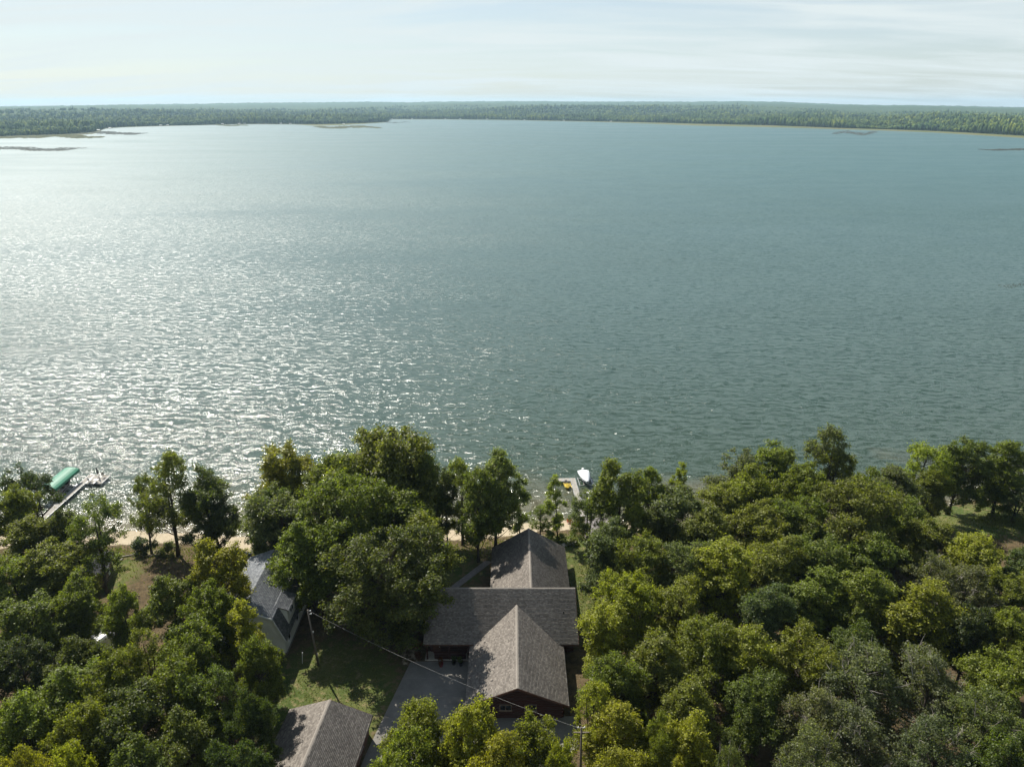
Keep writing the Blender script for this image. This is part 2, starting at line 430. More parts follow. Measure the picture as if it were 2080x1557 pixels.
# ------------------------------------------------------------------ far shore: land, hills, forest
SH = [(-260, 300), (-120, 287), (0, 281), (135, 276), (195, 272), (204, 266), (214, 261.5), (250, 259), (330, 256.5), (400, 255), (460, 253.5), (520, 252.5), (600, 253.2), (640, 256), (690, 255),
      (740, 252), (782, 249.2), (788, 247.5), (793, 243), (900, 243), (1040, 244.5), (1140, 246.5), (1240, 249), (1330, 252.5), (1420, 256), (1560, 259), (1700, 263), (1800, 266), (1900, 270), (2000, 276), (2080, 281), (2200, 290), (2340, 304)]
TR = [(-260, 295), (-120, 283), (0, 277.5), (135, 273), (185, 269), (204, 264), (214, 260.8), (250, 258.3), (330, 256), (400, 254.6), (460, 253), (520, 252), (600, 252.7), (640, 253), (690, 252),
      (740, 250.5), (782, 248.4), (788, 246.5), (793, 242.4), (900, 242.4), (1040, 244), (1140, 245.8), (1240, 247.6), (1330, 249.5), (1420, 252), (1560, 255), (1700, 260.5), (1800, 263.2), (1900, 266.8), (2000, 272), (2080, 276.5), (2200, 285), (2340, 298)]
SKL = [(-260, 219), (0, 216.5), (150, 214.5), (270, 212.0), (400, 210.8), (520, 208.5), (640, 208), (740, 206.8), (830, 208), (900, 206.3), (980, 205.6), (1190, 206.2), (1290, 206.4), (1400, 206.5), (1500, 205.0), (1570, 206.6), (1700, 211.5), (1790, 214), (1850, 213.6), (2080, 218), (2340, 219)]
def polar(lst):
    az, r = [], []
    for x, y in lst:
        p = at(x, y, 0.0); az.append(math.atan2(p.x, p.y)); r.append(math.hypot(p.x, p.y))
    return np.array(az), np.array(r)
saz, sr = polar(SH); taz, tr_ = polar(TR)
def close_in(az, a, r):
    """outside the view the shore curves back towards the near bank"""
    v = np.interp(az, a, r)
    lim = np.where(az < a[0], a[0], a[-1]); over = np.abs(az - lim) * ((az < a[0]) | (az > a[-1]))
    return v * np.clip(1 - 0.75 * over / RAD(40), 0.2, 1)
kaz = np.array([math.atan((x - 1040) / FPX * math.cos(PITCH) / 1.0 / 1.0) for x, _ in SKL])
kaz = np.array([math.atan2(at_dist(x, 213, 8000).x, 8000) for x, _ in SKL])
kel = np.array([ (lambda d: d[2] / math.hypot(d[0], d[1]))(ray(x, y)) for x, y in SKL])
RIDGE = 8200.0
def wavy(x, y, s, seed):
    g = np.random.default_rng(seed); v = 0
    for k in range(6):
        a = g.uniform(0, 2 * math.pi); f = s * g.uniform(0.6, 2.0); v = v + np.sin((x * math.cos(a) + y * math.sin(a)) * f + g.uniform(0, 6.28))
    return v / 6.0
def far_z(az, r, canopy):
    T = close_in(az, taz, tr_)
    top = CAM_H + np.interp(az, kaz, kel) * RIDGE
    t_ = np.clip((r - T - 250) / (RIDGE - T - 250), 0, 1.15)
    x, y = r * np.sin(az), r * np.cos(az)
    rise = (top - 17) * np.where(t_ < 1, t_ ** 1.6, 1 - (t_ - 1) * 2.0)
    und = wavy(x, y, 0.0035, 3) * 15 * ss((r - T) / 900) * np.clip(1.25 - t_, 0, 1)
    mid_r = 30 * np.exp(-((r - 4700 - 500 * np.sin(az * 3)) / 520) ** 2) * (0.5 + 0.5 * np.sin(az * 8 + 0.6)) + 16 * np.exp(-((r - 6200) / 600) ** 2) * (0.5 + 0.5 * np.sin(az * 13 + 2))
    low = 0.25 + mid_r * ss((r - T - 300) / 800) + 1.0 * ss((r - T + 60) / 120)
    return low + np.maximum(rise + und, 0) + canopy * 15 * ss((r - T - 1500) / 700)
AZ = np.arange(RAD(-70), RAD(70), RAD(0.18)); NR = 105
S = close_in(AZ, saz, sr); T = close_in(AZ, taz, tr_)
u = np.linspace(0, 1, NR)
RR = np.where(u[:, None] < 0.06, S[None] + (T - S)[None] * (u[:, None] / 0.06), T[None] * ((9300 / T[None]) ** ((u[:, None] - 0.06) / 0.94)))
AA = np.broadcast_to(AZ[None], RR.shape)
ZZ = far_z(AA, RR, 1.0)
rough = rng.normal(0, 1, RR.shape)
ZZ = ZZ + np.where(RR > T[None] + 1500, rough * 2.2 * ss((RR - T[None] - 1500) / 600), 0)
ZZ[0] = -0.4
X_, Y_ = RR * np.sin(AA), RR * np.cos(AA)
na = len(AZ); idx = np.arange(NR * na).reshape(NR, na)
F = np.stack([idx[:-1, :-1], idx[:-1, 1:], idx[1:, 1:], idx[1:, :-1]], -1).reshape(-1, 4)
me = np_mesh('far_hills', np.stack([X_, Y_, ZZ], -1).reshape(-1, 3), F, True)
at_ = me.attributes.new('wood', 'FLOAT', 'POINT')
at_.data.foreach_set('value', ss((RR - T[None] + 25) / 30).ravel().astype(np.float32))
tag(link('far_hills', me, M_far), kind='structure')

ico_v, ico_f = [], []
ph = (1 + 5 ** 0.5) / 2
for a in (-1, 1):
    for b in (-ph, ph): ico_v += [(0, a, b), (a, b, 0), (b, 0, a)]
ico_v = np.array(ico_v) / math.hypot(1, ph)
import itertools
for i, j, k in itertools.combinations(range(12), 3):
    d = [np.linalg.norm(ico_v[p] - ico_v[q]) for p, q in ((i, j), (j, k), (i, k))]
    if max(d) < 1.2:
        n = np.cross(ico_v[j] - ico_v[i], ico_v[k] - ico_v[i])
        ico_f.append((i, j, k) if np.dot(n, ico_v[i]) > 0 else (i, k, j))
ico_f = np.array(ico_f)
az_s, r_s, w_s = [], [], []
A0, A1 = RAD(-46), RAD(46)
def scatter(n, lo, hi, power, size):
    a = rng.uniform(A0, A1, n); T = close_in(a, taz, tr_)
    off = lo + (hi - lo) * rng.uniform(0, 1, n) ** power
    az_s.append(a); r_s.append(T + off); w_s.append(np.full(n, size))
scatter(8500, 0, 45, 1.0, 1.0)
scatter(20000, 20, 800, 0.8, 1.2)
scatter(17000, 600, 2500, 0.75, 1.65)
az_s, r_s, w_s = map(np.concatenate, (az_s, r_s, w_s))
n = len(az_s)
rad = rng.uniform(3.2, 5.6, n) * w_s; stand = wavy(r_s * np.sin(az_s), r_s * np.cos(az_s), 0.012, 8)
hgt = rng.uniform(11, 20, n) * (0.85 + 0.15 * w_s) * (1 + 0.75 * stand)
con = rng.random(n) < 0.13
rad = np.where(con, rad * 0.5, rad); hgt = np.where(con, hgt * rng.uniform(1.1, 1.6, n), hgt)
base = far_z(az_s, r_s, 0.0)
Vt = ico_v[None] * (1 + rng.normal(0, 0.16, (n, 12, 1)))
zz = Vt[..., 2] * 0.5 + 0.5
taper = np.where(con[:, None], np.clip(1.25 - 1.1 * zz, 0.08, 1.2), 1.0)
V = np.stack([r_s[:, None] * np.sin(az_s)[:, None] + Vt[..., 0] * rad[:, None] * taper,
              r_s[:, None] * np.cos(az_s)[:, None] + Vt[..., 1] * rad[:, None] * taper,
              base[:, None] + 0.5 + zz * hgt[:, None]], -1).reshape(-1, 3)
F = (ico_f[None] + (np.arange(n) * 12)[:, None, None]).reshape(-1, 3)
me = np_mesh('far_forest', V, F)
tag(link('far_forest', me, M_fartree), 'dense mixed green forest covering the far side of the lake', 'forest', kind='stuff')

# low reed beds and weed bars standing in the shallows
t = NT('reed_bed'); P = t.pos(); a, _ = t.noise(P, 0.05, 3, 0.6)
M_reed = t.end(t.pbr(t.mix(t.range(a, 0.35, 0.65), (0.045, 0.050, 0.026), (0.115, 0.115, 0.045)), 0.95, 0.1))
t = NT('weed_bed'); P = t.pos(); a, _ = t.noise(P, 0.08, 3, 0.6)
M_weed = t.end(t.pbr(t.mix(t.range(a, 0.35, 0.65), (0.018, 0.022, 0.018), (0.045, 0.048, 0.032)), 0.9, 0.2))
def reed(x0, x1, y0, y1, mat, label, hole=0.35, hgt=0.9, seed=1, nu=120, nv=22):
    """irregular low clump between the pixel columns x0..x1 and rows y0 (far) .. y1 (near)"""
    g = np.random.default_rng(seed)
    V, F = [], []
    ph_ = g.uniform(0, 6.28, 8)
    for i in range(nu):
        for j in range(nv):
            s_, q = (i + g.uniform(-0.3, 0.3)) / nu, (j + g.uniform(-0.3, 0.3)) / nv
            env = math.sin(math.pi * min(max(s_, 0.0), 1.0)) ** 0.6
            edge = abs(q - 0.5 - 0.22 * math.sin(s_ * 9 + ph_[0])) * 2
            if edge > env * (0.8 + 0.3 * math.sin(s_ * 23 + ph_[1]) + g.normal(0, .18)) or g.random() < hole + 0.15 + 0.35 * edge: continue
            p = at(x0 + (x1 - x0) * s_, y0 + (y1 - y0) * q, 0.0)
            sx = (x1 - x0) / nu / FPX * p.y * 0.9; sy = abs(at(x0, y0, 0).y - at(x0, y1, 0).y) / nv * 0.8
            b = len(V); h = hgt * g.uniform(0.5, 1.2)
            V += [(p.x - sx, p.y - sy, -0.2), (p.x + sx, p.y - sy, -0.2), (p.x + sx, p.y + sy, -0.2), (p.x - sx, p.y + sy, -0.2),
                  (p.x - sx * .35, p.y - sy * .35, h), (p.x + sx * .35, p.y - sy * .35, h * .9), (p.x + sx * .35, p.y + sy * .35, h), (p.x - sx * .35, p.y + sy * .35, h * .8)]
            F += [(b + 4, b + 5, b + 6, b + 7), (b, b + 1, b + 5, b + 4), (b + 1, b + 2, b + 6, b + 5), (b + 2, b + 3, b + 7, b + 6), (b + 3, b, b + 4, b + 7)]
    tag(link('reed_bed', np_mesh('reed_bed', V, F), mat), label, 'reeds', kind='stuff')
reed(-70, 176, 298, 307, M_weed, 'dark floating weed bar near the left edge of the lake', 0.25, 0.35, 2)
reed(120, 300, 267, 274, M_weed, 'dark reed spit reaching out from the left point', 0.25, 0.6, 3)
reed(-40, 215, 272.5, 281.5, M_reed, 'green reeds fringing the left shore below the forest', 0.12, 1.2, 4)
reed(636, 775, 255.5, 261.5, M_reed, 'low reed bed in front of the wooded point', 0.2, 1.0, 5)
reed(770, 835, 247, 250.5, M_weed, 'thin weed line off the tip of the wooded point', 0.5, 0.4, 6)
reed(440, 505, 253.5, 256.5, M_reed, 'small reed patch before the tiny white lifts', 0.35, 0.7, 7)
reed(1690, 1782, 265.5, 275.5, M_weed, 'broken dark weed patch off the right marsh shore', 0.55, 0.4, 8)
reed(1985, 2140, 302, 306, M_weed, 'long dark weed bar by the right edge of the lake', 0.2, 0.4, 9)
reed(2025, 2130, 572, 586, M_weed, 'dark weed patch under the surface at the right edge', 0.45, 0.05, 10, 50, 14)

# ------------------------------------------------------------------ tree prototypes
def make_leaves(centres, radii, per, L, g, axis_xy, up=0.45):
    """leaves on short sprays that fan outwards and upwards from each clump's heart"""
    n = int(sum(per)); ci = np.repeat(np.arange(len(centres)), per)
    NS = 9
    out = centres - np.concatenate([axis_xy, centres[:, 2:3] - radii[:, None] * 1.5], 1)
    out /= np.linalg.norm(out, axis=1)[:, None] + 1e-6
    sd = g.normal(0, 1, (len(centres), NS, 3)) + out[:, None] * 0.75; sd[..., 2] = sd[..., 2] * 0.8 + 0.25
    sd /= np.linalg.norm(sd, axis=2)[..., None]
    sl = g.uniform(0.55, 1.30, (len(centres), NS))
    si = g.integers(0, NS, n)
    d = sd[ci, si]; q = (0.18 + 0.82 * g.random(n) ** 0.65) * sl[ci, si] * radii[ci]
    p = centres[ci] + d * q[:, None] + g.normal(0, 1, (n, 3)) * (0.17 * radii[ci] + 0.05)[:, None] * np.array([1, 1, 0.7])
    nr = d * 0.35 + np.array([0, 0, up]) + g.normal(0, 0.50, (n, 3)); nr /= np.linalg.norm(nr, axis=1)[:, None]
    a = np.cross(nr, g.normal(0, 1, (n, 3))); a /= np.linalg.norm(a, axis=1)[:, None]
    b = np.cross(nr, a)
    l = (L * g.uniform(0.6, 1.4, n))[:, None]; w_ = l * g.uniform(0.5, 0.78, (n, 1))
    f = nr * l * 0.14
    V = np.stack([p - a * l / 2, p - b * w_ / 2 + f, p + a * l / 2 - f * 0.5, p + b * w_ / 2 + f], 1).reshape(-1, 3)
    F = np.arange(n * 4).reshape(-1, 4)
    return V, F
def curve_pts(p0, p1, n, sag, g):
    p0, p1 = np.array(p0, float), np.array(p1, float)
    m = (p0 + p1) / 2 + np.array([0, 0, sag]) + g.normal(0, 0.12, 3) * np.linalg.norm(p1 - p0) * 0.5
    t = np.linspace(0, 1, n)[:, None]
    return (1 - t) ** 2 * p0 + 2 * t * (1 - t) * m + t ** 2 * p1
def make_tree(kind, seed):
    g = np.random.default_rng(seed)
    cfg = dict(  # height, crown base, radius, clumps, clump radius, leaves, leaf length, widest at
        round=(15, 3.0, 4.7, 112, 1.15, 36000, .25, .45), big=(19, 3.2, 6.8, 200, 1.35, 54000, .28, .45),
        tall=(17, 2.4, 3.7, 110, 1.05, 32000, .25, .40), airy=(14, 2.6, 3.7, 74, 1.0, 13000, .22, .55),
        grey=(14, 2.6, 4.6, 105, 1.05, 21000, .21, .45), slim=(11, 1.8, 1.9, 36, .72, 8000, .21, .5),
        shrub=(2.2, 0.1, 1.5, 16, .55, 3200, .17, .35), dense=(16, 1.3, 4.2, 140, 1.05, 36000, .25, .35))[kind]
    H, B, R, NC, CR, NL, L, W = cfg
    lean = g.normal(0, 0.03, 2)
    # the crown is a crowd of lobes, each a dome of clumps carried by its own limb
    nl = {'shrub': 4, 'slim': 6, 'airy': 7, 'big': 13, 'tall': 9}.get(kind, 9)
    lobes = [(np.array([g.normal(0, .08) * R, g.normal(0, .08) * R]), H, R * g.uniform(.40, .52), (H - B) * g.uniform(.20, .28))]
    a0 = g.uniform(0, 6.28)
    for k in range(nl - 1):
        a = a0 + k * 2.4 + g.normal(0, .3); f = (k + 0.6) / (nl - 1)
        rr = R * g.uniform(.50, .72) * (0.55 + 0.45 * math.sin(math.pi * min(f * 0.9 + .1, 1)))
        zt = H - (H - B) * (f * g.uniform(.55, .80) + g.uniform(.02, .10))
        if kind == 'dense': rr *= 0.8
        lobes.append((np.array([math.cos(a), math.sin(a)]) * rr, max(zt, B + CR * 1.3), R * g.uniform(.30, .50), (H - B) * g.uniform(.13, .24)))
    share = np.array([l[2] * (l[3] + 1) for l in lobes]); share = share / share.sum()
    cen, rad, axs = [], [], []
    tries = 0
    while len(cen) < NC and tries < NC * 60:
        tries += 1
        o_, zt, lr, lz = lobes[g.choice(len(lobes), p=share)]
        th = g.uniform(0, 6.283); ph_ = math.acos(g.uniform(-0.35, 1.0)); q = g.uniform(.62, 1.0)
        c = np.array([o_[0] + math.cos(th) * math.sin(ph_) * lr * q, o_[1] + math.sin(th) * math.sin(ph_) * lr * q, zt - lz - CR * .5 + math.cos(ph_) * lz * q])
        if c[2] < B: continue
        t = (c[2] - B) / (H - B)
        c[:2] += lean * H * t
        cr = CR * g.choice([.5, .7, .95, 1.15], p=[.2, .3, .3, .2])
        if any(np.linalg.norm(c - q_) < 0.50 * (cr + k_) * 0.8 for q_, k_ in zip(cen, rad)):
            if g.random() < 0.85: continue
        cen.append(c); rad.append(cr); axs.append(o_ * .7)
    cen, rad = np.array(cen), np.array(rad)
    wgt = rad ** 2; per = np.maximum((NL * wgt / wgt.sum()).astype(int), 20)
    V, F = make_leaves(cen, rad, per, L, g, np.array(axs))
    crown = np_mesh(kind + '_crown', V, F); crown.materials.append(M_leaf)
    # trunk, limbs and twigs
    mb = MB(); tops = max(H * 0.82, B + 0.5)
    nt = 9; tz = np.linspace(0, tops, nt)
    wob = np.cumsum(g.normal(0, 0.05 * H / 15, (nt, 2)), 0); wob -= wob[0]
    tp = np.stack([lean[0] * tz + wob[:, 0], lean[1] * tz + wob[:, 1], tz], 1)
    r0 = {'shrub': 0.05, 'slim': 0.13, 'big': 0.36}.get(kind, 0.25)
    trr = r0 * (1 - tz / tops * 0.82); trr[0] *= 1.35
    mb.tube(tp, list(trr), 7)
    stems = [(tp, trr)]
    if kind in ('airy', 'big') and g.random() < 0.8:      # a second stem forking low
        a = g.uniform(0, 6.28); q = tp.copy(); s_ = np.linspace(0, 1, nt)[:, None]
        q[:, 0] += math.cos(a) * R * 0.35 * s_[:, 0]; q[:, 1] += math.sin(a) * R * 0.35 * s_[:, 0]
        mb.tube(q, list(trr * 0.8), 6); stems.append((q, trr * 0.8))
    for c, cr in zip(cen, rad):
        sp, sr_ = stems[g.integers(len(stems))]
        hd = math.hypot(c[0], c[1])
        zs = np.clip(c[2] - 0.35 * hd - g.uniform(0.3, 1.4) * H / 15, B * 0.55, tops * 0.97)
        k = int(np.clip(np.searchsorted(sp[:, 2], zs), 1, nt - 1))
        f = (zs - sp[k - 1, 2]) / (sp[k, 2] - sp[k - 1, 2])
        p0 = sp[k - 1] * (1 - f) + sp[k] * f
        rb = max(0.018, min(sr_[k] * 0.42, 0.028 * np.linalg.norm(c - p0)))
        mb.tube(curve_pts(p0, c, 5, -0.06 * hd, g), [rb, rb * .8, rb * .6, rb * .42, rb * .22], 4, False)
    trunk = mb.mesh(kind + '_trunk', True); trunk.materials.append(M_bark)
    twigs = None
    if kind == 'grey':
        tb = MB()
        for i in range(34):
            c = cen[g.integers(len(cen))]; d = np.array([c[0] * .22, c[1] * .22, 1.0]) + g.normal(0, 0.5, 3); d /= np.linalg.norm(d)
            e = c + d * g.uniform(1.2, 2.3)
            tb.tube(curve_pts(c - d, e, 5, 0.1, g), [.045, .036, .028, .02, .01], 4, False)
            for k in range(3):
                q = c + d * g.uniform(0.3, 1.5); o_ = d + g.normal(0, 0.7, 3); o_ /= np.linalg.norm(o_)
                tb.tube(curve_pts(q, q + o_ * g.uniform(.5, 1.1), 3, 0.05, g), [.022, .015, .007], 3, False)
        twigs = tb.mesh('bare_twigs', True); twigs.materials.append(M_bark_pale)
    ext = np.abs(V[:, :2]).max(); 
    return dict(trunk=trunk, crown=crown, twigs=twigs, H=float(V[:, 2].max()), R=float(np.percentile(np.hypot(V[:, 0], V[:, 1]), 98)))
PROTO = {k: [make_tree(k, 100 * i + 17 * j + 5) for j in range(n)] for i, (k, n) in enumerate(
    dict(round=6, big=2, tall=3, airy=4, grey=3, slim=2, shrub=3, dense=3).items())}

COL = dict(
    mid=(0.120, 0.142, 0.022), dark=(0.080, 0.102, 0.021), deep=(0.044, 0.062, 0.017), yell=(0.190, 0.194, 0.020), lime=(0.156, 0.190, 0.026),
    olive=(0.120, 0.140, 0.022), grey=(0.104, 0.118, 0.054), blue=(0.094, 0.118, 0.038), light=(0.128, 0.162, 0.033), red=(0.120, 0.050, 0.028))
count = {}
def tree(x, y, wpx, Y, kind, col, label, name='broadleaf_tree', group=None, cat='tree', rz=None, hue=None):
    """tree whose top shows at pixel (x, y), crown wpx pixels wide, standing Y metres ahead of the camera"""
    top = at_dist(x, y, Y)
    gz = float(ground_z(np.array(top.x), np.array(Y)))
    i = count.get(kind, 0); count[kind] = i + 1
    p = PROTO[kind][i % len(PROTO[kind])]
    zc = Y * math.cos(PITCH) + (CAM_H - top.z) * math.sin(PITCH)
    h = top.z - gz + 0.05
    s = wpx / FPX * zc / (2 * p['R']); sz = h / p['H']
    e = empty(name, (top.x, Y, gz - 0.05), random.uniform(0, 6.28) if rz is None else rz)
    q_ = random.uniform(0.9, 1.1); e.scale = (s * q_, s / q_, sz)
    e.rotation_euler.x, e.rotation_euler.y = random.gauss(0, 0.025), random.gauss(0, 0.025)
    tag(e, label, cat, group)
    c = link('trunk', p['trunk'], None, e)
    c = link('crown', p['crown'], None, e)
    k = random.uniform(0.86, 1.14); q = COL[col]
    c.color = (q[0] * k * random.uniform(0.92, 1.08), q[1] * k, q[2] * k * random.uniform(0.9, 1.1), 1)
    if p['twigs']: tag(link('bare_twigs', p['twigs'], None, e), kind='stuff')
    return e
# ------------------------------------------------------------------ buildings
def shingles(name, O, U, V, Wd, Ln, parent, mat, exposure=0.17, seed=0):
    """overlapping tabs laid in courses on a rectangular roof plane; O = lower corner, U along the eave, V up the slope"""
    g = random.Random(seed)
    O, U, V = Vector(O), Vector(U).normalized(), Vector(V).normalized(); N = U.cross(V)
    vs, fs = [], []
    n = int(Ln / exposure)
    e = Ln / n
    for i in range(n):
        v0 = i * e - (0.04 if i == 0 else 0); v1 = min(i * e + e * 1.22, Ln)
        x = -0.02 - g.uniform(0, 0.2)
        while x < Wd:
            w_ = g.uniform(0.16, 0.34); xa, xb = max(x, -0.02), min(x + w_ - 0.008, Wd + 0.02); x += w_
            if xb - xa < 0.04: continue
            h = 0.040 + g.uniform(-0.006, 0.008); dv = g.uniform(-0.012, 0.012)
            b = len(vs)
            pa, pb_ = O + U * xa + V * (v0 + dv), O + U * xb + V * (v0 + dv)
            pc, pd = O + U * xb + V * v1, O + U * xa + V * v1
            vs += [pa + N * h, pb_ + N * h, pc + N * 0.006, pd + N * 0.006, pa + N * 0.002, pb_ + N * 0.002]
            fs += [(b, b + 1, b + 2, b + 3), (b + 4, b + 5, b + 1, b)]
    F = np.array(fs)
    o = link(name, np_mesh(name, np.array([tuple(v) for v in vs]), F), mat, parent)
    tag(o, kind='stuff'); return o
def gable_roof(parent, a0, a1, b0, b1, ze, zr, mat, along='Y', t=0.16, fascia=True, seed=0, ridge=None, ze1=None):
    """two-plane roof; ridge runs along local Y (or X); a0,a1 eave positions, b0,b1 gable ends"""
    am = (a0 + a1) / 2 if ridge is None else ridge
    ze1 = ze if ze1 is None else ze1
    P = (lambda a, b, z: Vector((a, b, z))) if along == 'Y' else (lambda a, b, z: Vector((-b, a, z)) if False else Vector((b, a, z)))
    flip = along == 'X'
    mb = MB()
    def order(p): return p[::-1] if flip else p
    mb.slab(order([P(a0, b1, ze), P(a0, b0, ze), P(am, b0, zr), P(am, b1, zr)]), t)
    mb.slab(order([P(a1, b0, ze1), P(a1, b1, ze1), P(am, b1, zr), P(am, b0, zr)]), t)
    roof = mb.build('roof', M_deckroof, parent)
    def plane(pa, pb_, pr, seed):
        """pa, pb_ = ends of the eave so that U x V points up"""
        shingles('shingles', pa, pb_ - pa, pr - pa, (pb_ - pa).length, (pr - pa).length, roof, mat, seed=seed)
    if not flip:
        plane(P(a0, b1, ze), P(a0, b0, ze), P(am, b1, zr), seed)
        plane(P(a1, b0, ze1), P(a1, b1, ze1), P(am, b0, zr), seed + 1)
    else:
        plane(P(a0, b0, ze), P(a0, b1, ze), P(am, b0, zr), seed)
        plane(P(a1, b1, ze1), P(a1, b0, ze1), P(am, b1, zr), seed + 1)
    s0, s1 = (zr - ze) / (am - a0), (zr - ze1) / (a1 - am)
    cap = MB(); k = int(abs(b1 - b0) / 0.3); w_ = 0.17
    ring = []
    for i in range(k + 1):
        b = b0 - 0.03 + (b1 - b0 + 0.06) * i / k; lift = 0.040 + 0.012 * (i % 2)
        ring.append([P(am - w_, b, zr - s0 * w_ + lift), P(am, b, zr + lift + 0.005), P(am + w_, b, zr - s1 * w_ + lift)])
    cap.loft(ring, closed=False, caps=False)
    cap.build('ridge_cap', mat, roof)
    if fascia:
        for b, sg in ((b0, -1), (b1, 1)):
            for aa, ze_ in ((a0, ze), (a1, ze1)):
                f = MB(); d = 0.02 * sg
                pts = [P(aa, b + d, ze_ + 0.0), P(am, b + d, zr + 0.0), P(am, b + d, zr - 0.26), P(aa, b + d, ze_ - 0.26)]
                pts2 = [p + P(0, 0.04 * sg, 0) for p in pts]
                f.loft([pts, pts2]); f.build('fascia', M_fascia, roof)
        for aa, sg, ze_ in ((a0, -1, ze), (a1, 1, ze1)):
            f = MB(); mid_ = P(aa + 0.02 * sg, (b0 + b1) / 2, ze_ - 0.11)
            f.box(mid_, (0.04, abs(b1 - b0) + 0.06, 0.2) if not flip else (abs(b1 - b0) + 0.06, 0.04, 0.2)); f.build('fascia', M_fascia, roof)
    return roof
LOGM = MB().tube([(-0.5, 0, 0), (0.5, 0, 0)], 1.0, 10).mesh('log', True); LOGM.materials.append(M_log)
def log_wall(wall, p0, p1, z0, z1, r=0.135, gable=None):
    """logs stacked from z0 to z1 along the line p0-p1 (local x,y); gable(z) gives (start, end) fractions"""
    d = Vector((p1[0] - p0[0], p1[1] - p0[1], 0)); L = d.length; ang = math.atan2(d.y, d.x)
    z = z0 + r; k = 0
    while z < z1 - r * 0.5:
        a, b = (0.0, 1.0) if gable is None else gable(z)
        if (b - a) * L > 0.5:
            o = link('log', LOGM, None, wall)
            c = (a + b) / 2
            o.location = (p0[0] + d.x * c, p0[1] + d.y * c, z); o.rotation_euler = (0, 0, ang)
            o.scale = ((b - a) * L + (0.24 if k % 2 and gable is None else 0.0), r, r)
        z += 2 * r * 0.97; k += 1
def window(parent, c, w_, h, face, mat=None, halves=2):
    """window with frame and panes; face = outward unit vector in local x,y"""
    mat = mat or M_white
    n = Vector((face[0], face[1], 0)); s_ = Vector((-n.y, n.x, 0)); c = Vector(c); up = Vector((0, 0, 1))
    root = MB()
    def bar(cc, a, b, dd):
        pts = [cc + s_ * a * i + up * b * j for i, j in ((-1, -1), (1, -1), (1, 1), (-1, 1))]
        return [p - n * 0.02 for p in pts], [p + n * dd for p in pts]
    for cc, a, b in ((c + s_ * (w_ / 2), .04, h / 2 + .04), (c - s_ * (w_ / 2), .04, h / 2 + .04), (c + up * (h / 2), w_ / 2 - .04, .04), (c - up * (h / 2), w_ / 2 - .04, .04)):
        r1, r2 = bar(cc, a, b, 0.05); root.loft([r1, r2])
    win = root.build('window', mat, parent)
    m = MB(); r1, r2 = bar(c - up * (h / 2 + 0.07), w_ / 2 + 0.1, .03, 0.09); m.loft([r1, r2]); m.build('sill', mat, win)
    for k in range(halves):
        cc = c + s_ * (w_ * ((k + 0.5) / halves - 0.5)); r1, r2 = bar(cc, w_ / halves / 2 - 0.045, h / 2 - 0.042, 0.015)
        m = MB(); m.loft([r1, r2]); m.build('pane', M_glass, win)
        if k:
            m = MB(); r1, r2 = bar(c + s_ * (w_ * (k / halves - 0.5)), .03, h / 2 - .04, 0.045); m.loft([r1, r2]); m.build('mullion', mat, win)
    return win

# ---- log house
HX, HY, HZ = -1.4, 74.0, 2.5
def Wl(x, y, z): return Vector((x - HX, y - HY, z - HZ))
house = empty('log_house', (HX, HY, HZ))
tag(house, 'large red-brown log house with three brown shingled gable roofs at the centre', 'house')
X, Yo = -HX, -HY
def core(name, x0, x1, y0, y1, ztop, gable=None, zr=None, axis_='Y'):
    m = MB(); m.box(((x0 + x1) / 2 - HX, (y0 + y1) / 2 - HY, (ztop - HZ) / 2 - 0.05), (x1 - x0, y1 - y0, ztop - HZ + 0.1))
    if zr:
        if axis_ == 'Y':
            for yy, sg in ((y0, 1), (y1, -1)):
                xm = (x0 + x1) / 2; t_ = [Wl(x0, yy + .01 * sg, ztop - .01), Wl(x1, yy + .01 * sg, ztop - .01), Wl(xm, yy + .01 * sg, zr)]
                m.loft([t_, [p + Vector((0, 0.2 * sg, 0)) for p in t_]])
        else:
            for xx, sg in ((x0, 1), (x1, -1)):
                ym = (y0 + y1) / 2; t_ = [Wl(xx + .01 * sg, y0, ztop - .01), Wl(xx + .01 * sg, y1, ztop - .01), Wl(xx + .01 * sg, ym, zr)]
                m.loft([t_, [p + Vector((0.2 * sg, 0, 0)) for p in t_]])
    return m.build(name, M_logcore, house)
R_ = 0.135
m = MB()
pf = [(72.2, 2.4), (78.1, 2.4), (78.1, 7.3), (77.18, 8.35), (72.2, 5.95)]
m.loft([[Wl(-10.4, y, z) for y, z in pf], [Wl(7.7, y, z) for y, z in pf]]); wall_m = m.build('wall', M_logcore, house)
wall_f = core('wall', -4.55, 5.75, 61.75, 72.15, 4.95, True, 7.25, 'Y')
wall_l = core('wall', -2.35, 7.35, 78.15, 90.9, 4.95, True, 8.0, 'Y')
def lw(wall, x0, y0, x1, y1, z0, z1, gable=None): log_wall(wall, (x0 - HX, y0 - HY), (x1 - HX, y1 - HY), z0 - HZ, z1 - HZ, R_, gable)
lw(wall_m, -10.4, 72.15, -4.6, 72.15, 2.5, 5.2)
lw(wall_m, -10.45, 72.2, -10.45, 78.1, 2.5, 5.8)
lw(wall_m, 7.75, 72.2, 7.75, 78.1, 2.5, 5.8)
lw(wall_m, 5.85, 72.15, 7.7, 72.15, 2.5, 5.2)
lw(wall_f, -4.6, 61.75, -4.6, 72.0, 2.5, 4.9)
lw(wall_f, 5.8, 61.75, 5.8, 72.0, 2.5, 4.9)
def gab(z):
    zz = z + HZ
    if zz < 4.75: return 0.0, 1.0
    k = (zz - 4.75) / (7.35 - 4.75) * 0.5
    return k, 1 - k
lw(wall_f, -4.55, 61.70, 5.75, 61.70, 2.5, 7.2, gab)
lw(wall_l, 7.40, 78.3, 7.40, 90.9, 2.5, 4.9)
lw(wall_l, -2.40, 78.3, -2.40, 90.9, 2.5, 4.9)
